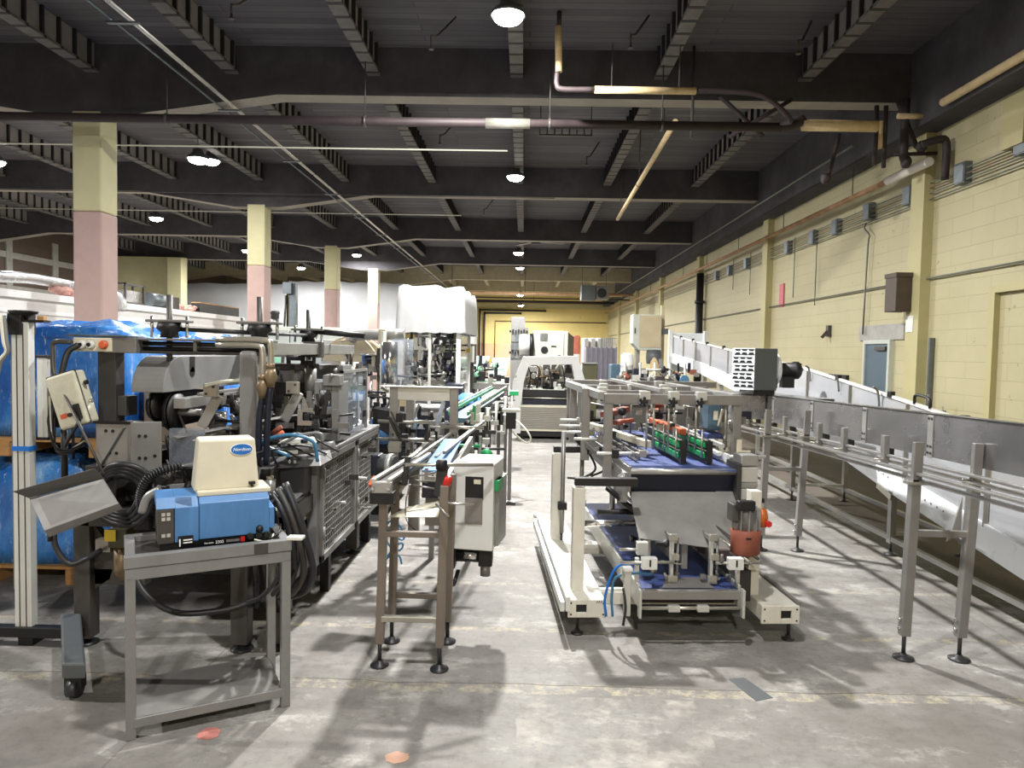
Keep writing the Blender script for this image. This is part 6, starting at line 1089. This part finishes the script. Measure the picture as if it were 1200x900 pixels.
# gearbox stack and finned motor on the right side
for z0, z1, m in ((.91, .985, 'steel_light'), (.80, .905, 'alu'), (.76, .80, 'steel_light'), (.68, .76, 'alu')): rp('gearbox', m, MB().box(.545, .665, .40, .56, z0, z1), .008)
rp('gearbox_bracket', 'machine_dark', MB().box(.515, .545, .38, .6, .68, .93)); rp('gearbox_neck', 'black', MB().box(.52, .66, .38, .56, .655, .68))
mx, my = .435, .0
mo = rp('finned_motor', 'machine_grey', MB().cyl((mx, my, .58), (mx, my, .74), .062, 20), 0)
for i in range(22): a = 2 * PI * i / 22; rp('cooling_fin', 'steel_light', MB().bar((mx + .072 * math.cos(a), my + .072 * math.sin(a),  .585), (mx + .072 * math.cos(a), my + .072 * math.sin(a), .72), .005, .026, up=(math.cos(a), math.sin(a), 0)), 0, mo) if i % 2 == 0 else None
rp('motor_side', 'steel_dark', MB().box(mx - .105, mx - .06, my - .05, my + .05, .64, .75), .008, mo); rp('motor_cap', 'terracotta', MB().lathe((mx, my, .435), (0, 0, 1), [(0, .075), (.012, .088), (.10, .090), (.15, .092), (.155, .086)], 24), 0, mo); rp('cap_slot', 'black', MB().box(mx - .03, mx + .0, my - .093, my - .08, .545, .555), 0, mo); rp('motor_terminal', 'black', MB().box(mx - .09, mx + .02, my - .1, my - .05, .72, .78), .01, mo)
rp('drive_skirt', 'stainless_leg', MB().box(.38, .41, .0, 1.9, .2, .40)); rp('drive_skirt', 'machine_dark', MB().box(.45, .52, .1, 1.6, .1, .30)); rp('pneumatic_rod', 'zinc', MB().cyl((.25, .3, .56), (.44, -.1, .40), .012, 8), 0); rp('pneumatic_rod', 'steel_dark', MB().cyl((.28, .3, .58), (.48, -.1, .43), .010, 8), 0); rp('brown_latch', 'pipe_brown', MB().box(.27, .33, -.02, .02, .38, .46))
writing('beam_mark', 'JW', fb1, Mx.Translation((-.462, .0075, .128)) @ Mx.Rotation(PI / 2, 4, 'X'), .03, 'ink') if False else None
w_ = MB(); 
for x in (-.475, -.462, -.449): w_.bar((x, .007, .12), (x + .006, .007, .137), .004, .003)
rp('scribble_mark', 'ink', w_, 0, fb1)

# ================================================================ STAINLESS CONVEYOR
sc = thing('stainless_conveyor', 'long raised stainless conveyor with a deep side plate, running away on the right', 'conveyor', (2.4, 5.5, 0))
def sp(name, m, b, bev=.003, par=None): return b.build(name, m, par or sc, bev)
def zt(y): return 1.335 - .022 * (y - 3.6)
PX = 2.50
ys = [1.2, 2.4, 3.0, 4.36, 5.2, 6.15, 7.1, 8.2]
for i in range(len(ys) - 1):
    y0, y1 = ys[i] + .002, ys[i + 1] - .002
    sp('side_plate', 'stainless', MB().prism([(PX, y0, zt(y0) - .265), (PX, y1, zt(y1) - .265), (PX, y1, zt(y1)), (PX, y0, zt(y0))], (.006, 0, 0)), 0)
    if i: k = sp('joint_strip', 'steel_light', MB().box(PX - .006, PX, ys[i] - .03, ys[i] + .03, zt(ys[i]) - .27, zt(ys[i]) - .01)); [sp('joint_bolt', 'black', MB().cyl((PX - .010, ys[i] + dy, zt(ys[i]) - dz), (PX - .006, ys[i] + dy, zt(ys[i]) - dz), .008, 8), 0, k) for dy in (-.015, .015) for dz in (.03, .2, .24)]
sp('top_cover', 'stainless', MB().prism([(PX, 1.2, zt(1.2)), (PX, 6.4, zt(6.4)), (PX, 6.4, zt(6.4) + .004), (PX, 1.2, zt(1.2) + .004)], (.06, 0, 0)), 0); sp('top_cover', 'stainless', MB().prism([(PX, 6.4, zt(6.4)), (PX, 8.2, zt(8.2)), (PX, 8.2, zt(8.2) + .004), (PX, 6.4, zt(6.4) + .004)], (.3, 0, 0)), 0); sp('top_seam', 'black', MB().prism([(PX - .004, 1.2, zt(1.2) - .008), (PX - .004, 8.2, zt(8.2) - .008), (PX - .004, 8.2, zt(8.2)), (PX - .004, 1.2, zt(1.2))], (.004, 0, 0)), 0); sp('far_plate', 'stainless', MB().prism([(PX + .295, 6.4, zt(6.4) - .265), (PX + .295, 8.2, zt(8.2) - .265), (PX + .295, 8.2, zt(8.2)), (PX + .295, 6.4, zt(6.4))], (.006, 0, 0)), 0)
sp('end_plate', 'stainless', MB().box(PX, PX + .295, 8.2, 8.206, zt(8.2) - .265, zt(8.2)), 0); sp('rear_case', 'stainless', MB().box(PX - .36, PX - .005, 7.3, 8.1, 1.0, 1.25), .006); sp('rear_slot', 'navy', MB().box(PX - .35, PX - .15, 7.29, 7.3, 1.0, 1.08), 0)
for x in (2.15, 2.425):
    for dz in (0, .04): sp('lane_rail', 'stainless_leg', MB().bar((x + dz * .5, 1.2, 1.09 - dz), (x + dz * .5, 8.2, .93 - dz), .035, .016))
pairs = ((3.87, 2.125, 2.43), (6.0, 2.05, 2.36), (1.7, 2.13, 2.43))
for y, xa, xb in pairs:
    for j, (x, dx) in enumerate(((xa, 0.02), (xb, .035))):
        l = sp('leg', 'stainless_leg', MB().bar((x, y, .13), (x + dx, y, 1.0), .05)); foot(sc, x, y, .15, .055, l)
        sp('leg_bracket', 'stainless_leg', MB().bar((x + dx, y - .01, .98), (x + dx + .005, y - .01, 1.20), .05, .03, up=(0, 1, 0)), .003, l); sp('bracket_clamp', 'zinc', MB().cbox((x + dx, y - .02, .98), .12, .06, .014), 0, l)
        for dz in (.17, .22, 1.0): sp('leg_bolt', 'chrome', MB().cyl((x - .025, y, dz), (x - .035, y, dz), .010, 8), 0, l)
    sp('leg_brace', 'stainless_leg', MB().bar((xa + .02, y, .70), (xb + .03, y, .70), .035))
for y in (2.9, 4.7, 5.3, 5.75, 6.5, 7.0, 7.5):
    z = 1.05 - .023 * (y - 3); k = sp('guide_bracket', 'stainless_leg', MB().box(2.395, 2.43, y, y + .05, z - .06, z + .13)); sp('bracket_pin', 'zinc', MB().cyl((2.34, y + .02, z - .03), (2.44, y + .02, z - .03), .008, 8), 0, k)
    sp('rear_hanger', 'machine_dark', MB().box(2.58, 2.62, y + .3, y + .36, z - .06, zt(y) - .26))
sp('guide_flap', 'steel_light', MB().prism([(2.44, 3.92, .9), (2.44, 3.92, .70), (2.36, 3.92, .64), (2.39, 3.92, .72)], (0, .01, 0)))
# blower on top
BY = 7.15
bl = thing('side_blower', 'grey blower box with a perforated white inlet and black motor on the stainless conveyor', 'blower', (2.5, BY, zt(BY)))
bx0, bx1 = at(884, 430, BY).x, at(911, 430, BY).x
bz0, bz1 = zt(BY) + .05, at(885, 408, BY).z
MB().box(bx0 + .01, bx1 - .01, BY + .03, BY + .5, zt(BY) + .001, bz0).build('mount_plate', 'black', bl)
MB().box(bx0, bx1, BY, BY + .55, bz0, bz1).build('housing', 'charcoal', bl, .006)
fa, fb_ = V((bx0, BY, 0)), V((at(858, 430, BY + .2).x, BY + .2, 0))
e1 = (fb_ - fa).normalized(); W_ = (fb_ - fa).length; Hh = bz1 - bz0; nrm = V((e1.y, -e1.x, 0))
if nrm.y > 0: nrm = -nrm
MB().prism([fa + V((0, 0, bz0)), fa + V((0, 0, bz1)), fb_ + V((0, 0, bz1)), fb_ + V((0, 0, bz0))], -nrm * .01).build('inlet_plate', 'white_cool', bl)
MB().prism([(fb_.x + .012, fb_.y + .01, bz0), (fa.x, fa.y + .02, bz0), (fa.x, BY + .55, bz0), (fb_.x * (BY + .55) / fb_.y + .02, BY + .55, bz0)], (0, 0, Hh)).build('inlet_case', 'alu', bl)
nr, ncol = 10, 3; b = MB()
for i in range(nr):
    for j in range(ncol):
        u = W_ * ((j + .5 + (.25 if i // 2 % 2 else 0)) / (ncol + .3)); z = bz0 + Hh * (i + .6) / (nr + .3); s = W_ * .15; h = Hh * .037
        up_ = i % 2 == 0
        pts = [(-s, 0), (s, 0), (s * .55, h * 1.7), (-s * .55, h * 1.7)] if up_ else [(-s * .55, 0), (s * .55, 0), (s, h * 1.3), (-s, h * 1.3)]
        b.prism([fa + e1 * (u + p) + V((0, 0, z + q)) + nrm * .001 for p, q in pts], nrm * .002)
b.build('inlet_holes', 'black', bl)
zc = (bz0 + bz1) / 2 - .0; rx = bx1
MB().lathe((rx, BY + .27, zc), (1, 0, 0), [(0, .14), (.02, .16), (.04, .175), (.075, .175), (.095, .15), (.11, .08)], 28).build('volute', 'white_cool', bl); MB().box(rx, rx + .05, BY + .12, BY + .42, bz0 + .02, zc).build('volute_foot', 'charcoal', bl)
m2 = MB().lathe((rx + .1, BY + .27, zc - .01), (1, 0, 0), [(0, .075), (.15, .08), (.16, .092), (.21, .092), (.235, .06)], 22).build('motor', 'black', bl); MB().cyl((rx + .33, BY + .27, zc), (rx + .36, BY + .27, zc), .02).build('shaft_end', 'stainless_leg', m2); MB().box(rx + .14, rx + .26, BY + .22, BY + .32, bz0 + .02, zc - .075).build('motor_foot', 'black', m2)

# ================================================================ SLOPING CONVEYOR ALONG THE WALL
ic = thing('incline_conveyor', 'white-beamed sloping conveyor with pale side panels, rising away along the right wall', 'conveyor', (3.4, 8, 0))
def ip(name, m, b, bev=.003, par=None): return b.build(name, m, par or ic, bev)
IX0, IX1 = 3.1, 3.75
prof = [(2.6, .10), (4.39, .31), (5.95, .52), (7.13, .72), (10.3, 1.12), (12.6, 1.33), (14.9, 1.47)]
for X in (IX0, IX1):
    for i in range(len(prof) - 1):
        (y0, z0), (y1, z1) = prof[i], prof[i + 1]; ip('side_beam', 'white_cool', MB().prism([(X, y0, z0), (X, y1, z1), (X, y1, z1 + .2), (X, y0, z0 + .2)], (.05, 0, 0)), 0)
def pz(y):
    for (y0, z0), (y1, z1) in zip(prof, prof[1:]):
        if y0 <= y <= y1: return z0 + (z1 - z0) * (y - y0) / (y1 - y0)
    return prof[-1][1]
for i in range(len(prof) - 1):
    (y0, z0), (y1, z1) = prof[i], prof[i + 1]; ip('belt', 'charcoal', MB().prism([(IX0 + .05, y0, z0 + .12), (IX0 + .05, y1, z1 + .12), (IX0 + .05, y1, z1 + .14), (IX0 + .05, y0, z0 + .14)], (IX1 - IX0 - .05, 0, 0)), 0)
tops = [(2.6, .93), (4.39, 1.13), (5.4, 1.25), (7.8, 1.50), (10.5, 1.70), (14.9, 2.02)]
def tz_(y):
    for (y0, z0), (y1, z1) in zip(tops, tops[1:]):
        if y0 <= y <= y1: return z0 + (z1 - z0) * (y - y0) / (y1 - y0)
    return tops[-1][1]
n = 12; yy = [2.7 + (14.9 - 2.7) * (i / n) for i in range(n + 1)]
for X in (IX0 + .02,):
    for i in range(n):
        y0, y1 = yy[i], yy[i + 1]; h0, h1 = .52, .52
        ip('side_panel', 'film', MB().prism([(X, y0 + .01, pz(y0) + .2), (X, y1 - .01, pz(y1) + .2), (X, y1 - .01, tz_(y1)), (X, y0 + .01, tz_(y0))], (.006, 0, 0)), 0)
        ip('panel_strut', 'steel_light', MB().bar((X - .01, y0 + .02, pz(y0) + .18), (X - .01, y0 + .02, tz_(y0)), .03, .012)); ip('panel_clip', 'black', MB().cbox((X, y0 + .3, tz_(y0 + .3) + .03), .04, .06, .05))
    b = MB(); b.prism([(X - .01, y, tz_(y)) for y in yy] + [(X - .01, y, tz_(y) + .025) for y in yy[::-1]], (.03, 0, 0)); ip('top_rail', 'white', b, 0)
for y, x in ((5.95, 3.12), (8.15, 3.12), (11.2, 3.12), (5.95, 3.72), (8.15, 3.72), (11.2, 3.72), (3.9, 3.72)):
    l = ip('leg', 'steel_light', MB().box(x - .025, x + .025, y - .03, y + .03, .1, pz(y) + .02)); foot(ic, x, y, .12, .055, l); ip('leg_bracket', 'zinc', MB().bar((x - .03, y - .04, pz(y) - .03), (x - .03, y + .2, pz(y + .2) + .0), .02, .05), .002, l)
for x in (3.12, 3.72): ip('floor_tube', 'steel_light', MB().bar((x, 2.8, .14), (x, 11.2, .14), .04)); ip('leg_brace', 'alu_white', MB().bar((3.12, 5.95 if x < 3.4 else 8.15, .18), (3.72, 5.95 if x < 3.4 else 8.15, .18), .03))
ip('leg_brace', 'steel_light', MB().bar((2.9, 8.2, .35), (3.12, 8.2, .35), .03)); ip('leg_brace', 'alu_white', MB().bar((3.12, 5.2, .40), (3.72, 5.2, .40), .03))
for y0 in (5.2, 6.0): 
    for k in range(4): ip('bolt', 'steel_mid', MB().cyl((IX0 - .004, y0 + .08 * k, pz(y0 + .08 * k) + .12), (IX0, y0 + .08 * k, pz(y0 + .08 * k) + .12), .008, 8), 0)
ip('handle', 'black', MB().tube([(3.11, 5.45, tz_(5.45) + .02), (3.11, 5.47, tz_(5.45) + .09), (3.11, 5.65, tz_(5.65) + .09), (3.11, 5.67, tz_(5.65) + .02)], .012, 8), 0)
for y in (6.2, 7.0, 7.7): ip('panel_pin', 'steel_mid', MB().tube([(3.10, y, tz_(y) - .1), (3.08, y, tz_(y) + .03), (3.04, y, tz_(y) + .07)], .010, 6), 0)
ip('end_column', 'white', MB().box(IX0 - .08, IX0, 14.85, 14.95, 0, 2.15)); ip('end_column', 'white', MB().box(IX1, IX1 + .08, 14.85, 14.95, 0, 2.15)); ip('end_head', 'white_cool', MB().box(IX0, IX1, 14.9, 14.96, 1.3, 2.1))
st = thing('wall_switch', 'small black valve on a thin pipe by the yellow wall, behind the stainless conveyor', 'valve', wx(1087, 480, 5.2))
p = wx(1087, 482, 5.2); MB().cbox(p, .1, .1, .08).build('valve_body', 'black', st, .01); MB().cyl(p + V((0, 0, .04)), p + V((0, 0, .22)), .015).build('valve_stem', 'steel_mid', st); MB().cyl(p, (5.45, p.y, p.z), .015).build('wall_pipe', 'steel_mid', st)

# ================================================================ FLOOR MARKS
def blot(name, px, py, rx_, ry_, m, label, seed, holes=0):
    r = random.Random(seed); c = fl(px, py); n = 26
    b = MB().prism([(c.x + rx_ * math.cos(a) * (1 + r.uniform(-.16, .16)), c.y + ry_ * math.sin(a) * (1 + r.uniform(-.16, .16)), .0005) for a in [2 * PI * i / n for i in range(n)]], (0, 0, .0012)); o = b.build(name, m); o.location.z = .0006; tagp(o, label, 'floor mark'); return o
blot('paint_spot', 245, 860, .045, .05, 'spray_red', 'round red spray paint spot on the floor before the grey table', 3)
blot('paint_spot', 466, 888, .05, .04, 'peach', 'faint orange paint spot on the floor near the bottom edge', 4)
c = [fl(854, 796), fl(872, 794), fl(906, 818), fl(886, 822)]; o = MB().prism([(p.x, p.y, .0005) for p in c], (0, 0, .0012)).build('floor_patch', 'concrete_grey'); o.data.materials[0] = M['charcoal']; tagp(o, 'small dark rectangular patch on the floor right of the white beam end', 'floor mark')
